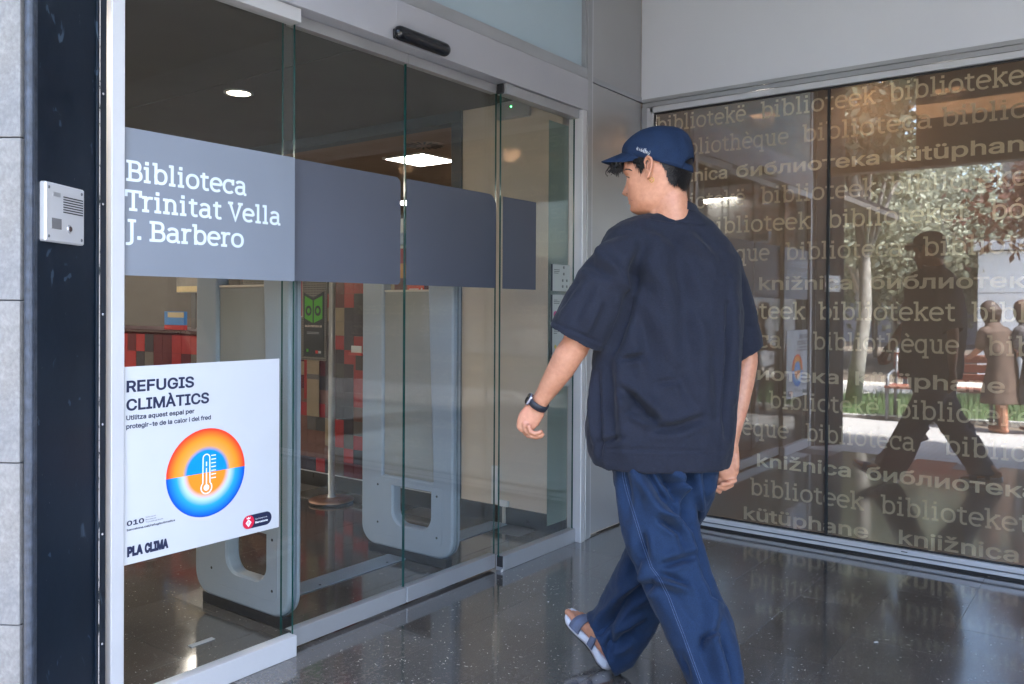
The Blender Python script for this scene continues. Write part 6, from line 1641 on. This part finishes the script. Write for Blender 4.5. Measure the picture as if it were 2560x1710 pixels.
# ================================================================== TWO WOMEN BY THE BENCH, seen in the window
def woman(label, x, y, face, hgt, dress, hairc, seed, reach):
    r = random.Random(seed); t_ = thing('person', label, 'person', (x, y, 0))
    fx = np.array([math.cos(face), math.sin(face), 0.]); sx3 = np.array([-math.sin(face), math.cos(face), 0.]); o = np.array([x, y, 0.]); k = hgt / 1.6
    Q = lambda f, s, z: o + fx * f * k + sx3 * s * k + UP * z * k
    P_ = [limb([Q(.0, 0, .86), Q(.03, 0, 1.05), Q(.10, 0, 1.25), Q(.14, 0, 1.32)], [(.15, .11), (.13, .10), (.155, .10), (.08, .07)], 20, sx3)]
    P_.append(limb([Q(.14, 0, 1.30), Q(.18, 0, 1.42)], [.05, .048], 12)); P_.append(limb([Q(.20, 0, 1.42), Q(.215, 0, 1.50), Q(.21, 0, 1.55)], [(.058, .055), (.075, .085), (.066, .078)], 18, sx3))
    P_.append(limb([Q(.285, 0, 1.475), Q(.305, 0, 1.455)], [.012, .010], 8)); P_.append(limb([Q(.26, 0, 1.415), Q(.27, 0, 1.412)], [.026, .018], 8))
    for s in (-1, 1):
        P_.append(limb([Q(.12, s * .16, 1.27), Q(.16, s * .20, 1.05), Q(.30 * reach + .05, s * .16, .93)], [.048, .038, .027], 14))
        h0 = Q(.30 * reach + .05, s * .16, .93); P_.append(limb([h0, h0 + fx * .05 * k, h0 + fx * .09 * k], [(.026, .014), (.036, .014), (.03, .012)], 14, sx3))
        for q in range(4): b0 = h0 + fx * .085 * k + sx3 * (q - 1.5) * .016 * k; P_.append(limb([b0, b0 + fx * .035 * k - UP * .01, b0 + fx * .045 * k - UP * .035], [.0075, .007, .006], 8))
        P_.append(limb([h0 + fx * .03 * k - sx3 * s * .03, h0 + fx * .07 * k - sx3 * s * .05], [.011, .009], 8))
        st = .10 * s
        P_.append(limb([Q(0, s * .08, .88), Q(.03 + st, s * .09, .48), Q(-.02 + st, s * .09, .09)], [.085, .055, .036], 16)); P_.append(limb([Q(-.04 + st, s * .09, .035), Q(.15 + st, s * .10, .03)], [(.034, .032), (.042, .022)], 14, sx3))
    V, F, n_ = remesh(P_, .009, 3); mk('body', V, F, M['skin'], t_, True)
    D_ = [loft([ering(Q(.01, 0, z), sx3, fx, a * k, b * k, 36, 2.1) for z, a, b in ((.36, .26, .22), (.5, .235, .19), (.7, .215, .165), (.88, .19, .145), (1.03, .155, .125))]),
          limb([Q(.02, 0, .98), Q(.06, 0, 1.10), Q(.10, 0, 1.24), Q(.13, 0, 1.30)], [(.17, .13), (.165, .13), (.185, .125), (.11, .09)], 28, sx3)]
    for s in (-1, 1): D_.append(limb([Q(.12, s * .16, 1.27), Q(.15, s * .20, 1.10)], [.065, .062], 16))
    V, F, n_ = remesh(D_, .011, 4); V = noise_disp(V, n_, 9, .012, seed, (1, 1, .4)); mk('dress', V, F, dress, t_, True)
    H_ = [limb([Q(.165, 0, 1.43), Q(.175, 0, 1.52), Q(.205, 0, 1.575)], [(.092, .085), (.108, .105), (.09, .088)], 20, sx3), limb([Q(.12, 0, 1.50), Q(.09, 0, 1.49)], [.045, .04], 14)]
    V, F, n_ = remesh(H_, .009, 2); keep = V; V = noise_disp(V, n_, 45, .004, seed + 3); mk('hair', V, F, hairc, t_, True)
    return t_
dm, t, b, o_ = nodes('speckled_dress'); t.links.new(ramp(t, noi(t, coords(t), 55, 4, .8), [(.44, (.03, .028, .034)), (.5, (.10, .09, .095)), (.56, (.24, .23, .24))]), b.inputs[0]); b.inputs['Roughness'].default_value = .85
gh = plain('auburn_hair', (.12, .06, .04), .6, 0, .3, 80, .4, 200)
woman('woman in speckled grey dress stooping beside the park bench', -1.02, .84, RAD(118), 1.34, dm, gh, 3, 1.3)
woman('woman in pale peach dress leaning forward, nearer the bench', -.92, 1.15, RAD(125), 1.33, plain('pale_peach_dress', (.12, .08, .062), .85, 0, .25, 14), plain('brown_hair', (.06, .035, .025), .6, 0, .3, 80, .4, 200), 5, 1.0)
# ================================================================== SMALL THINGS ON THE FLOOR
for k, (x, y, s) in enumerate(((3.42, .80, .016), (2.25, 1.72, .008), (3.02, 2.05, .007))):
    r = random.Random(k); V = [(x + s * r.uniform(.5, 1) * math.cos(a), y + s * .6 * r.uniform(.5, 1) * math.sin(a), .0006 + .004 * r.random()) for a in np.linspace(0, 5.6, 8)]
    V2 = [(a, b2, c - .0005) for a, b2, c in V]
    o = mk('paper_scrap', V + V2, [list(range(8)), list(range(8, 16))[::-1]] + [(i, i + 8, (i + 1) % 8 + 8, (i + 1) % 8) for i in range(8)], M['white'])
    tag(o, ['small white paper scrap on the dark floor right of the man', 'tiny white crumb on the floor between the man and the doors', 'tiny pale crumb on the floor near the corner post'][k], 'litter')
sv_ = []; sf_ = []; r = random.Random(31)
for k in range(520):                                  # grit and tiny plant bits trodden in by visitors
    x = r.uniform(1.5, 4.4); y = r.uniform(.2, 2.4)
    if r.random() < .5: x, y = r.gauss(2.3, .35), r.gauss(1.9, .3)
    if r.random() < .25: x, y = r.gauss(3.2, .12), r.gauss(2.15, .12)
    if not (1.45 < x < 4.55 and y < 2.44): continue
    l = r.uniform(.0015, .008) if r.random() < .8 else r.uniform(.008, .016); w_ = r.uniform(.0006, .0013); a = r.uniform(0, 3.14); cb = r.uniform(-.4, .4); n0 = len(sv_)
    P3 = [(-l / 2, 0), (0, cb * l * .3), (l / 2, 0)]
    for px3, py3 in P3:
        for s in (-1, 1): sv_.append((x + px3 * math.cos(a) - (py3 + s * w_) * math.sin(a), y + px3 * math.sin(a) + (py3 + s * w_) * math.cos(a), .0012))
    sf_ += [(n0, n0 + 1, n0 + 3, n0 + 2), (n0 + 2, n0 + 3, n0 + 5, n0 + 4)]
tag(mk('floor_grit', sv_, sf_, plain('pale_grit', (.55, .52, .46), .8, 0, .2, 40)), 'pale specks of grit and dry plant bits scattered on the dark floor', 'grit', kind='stuff')
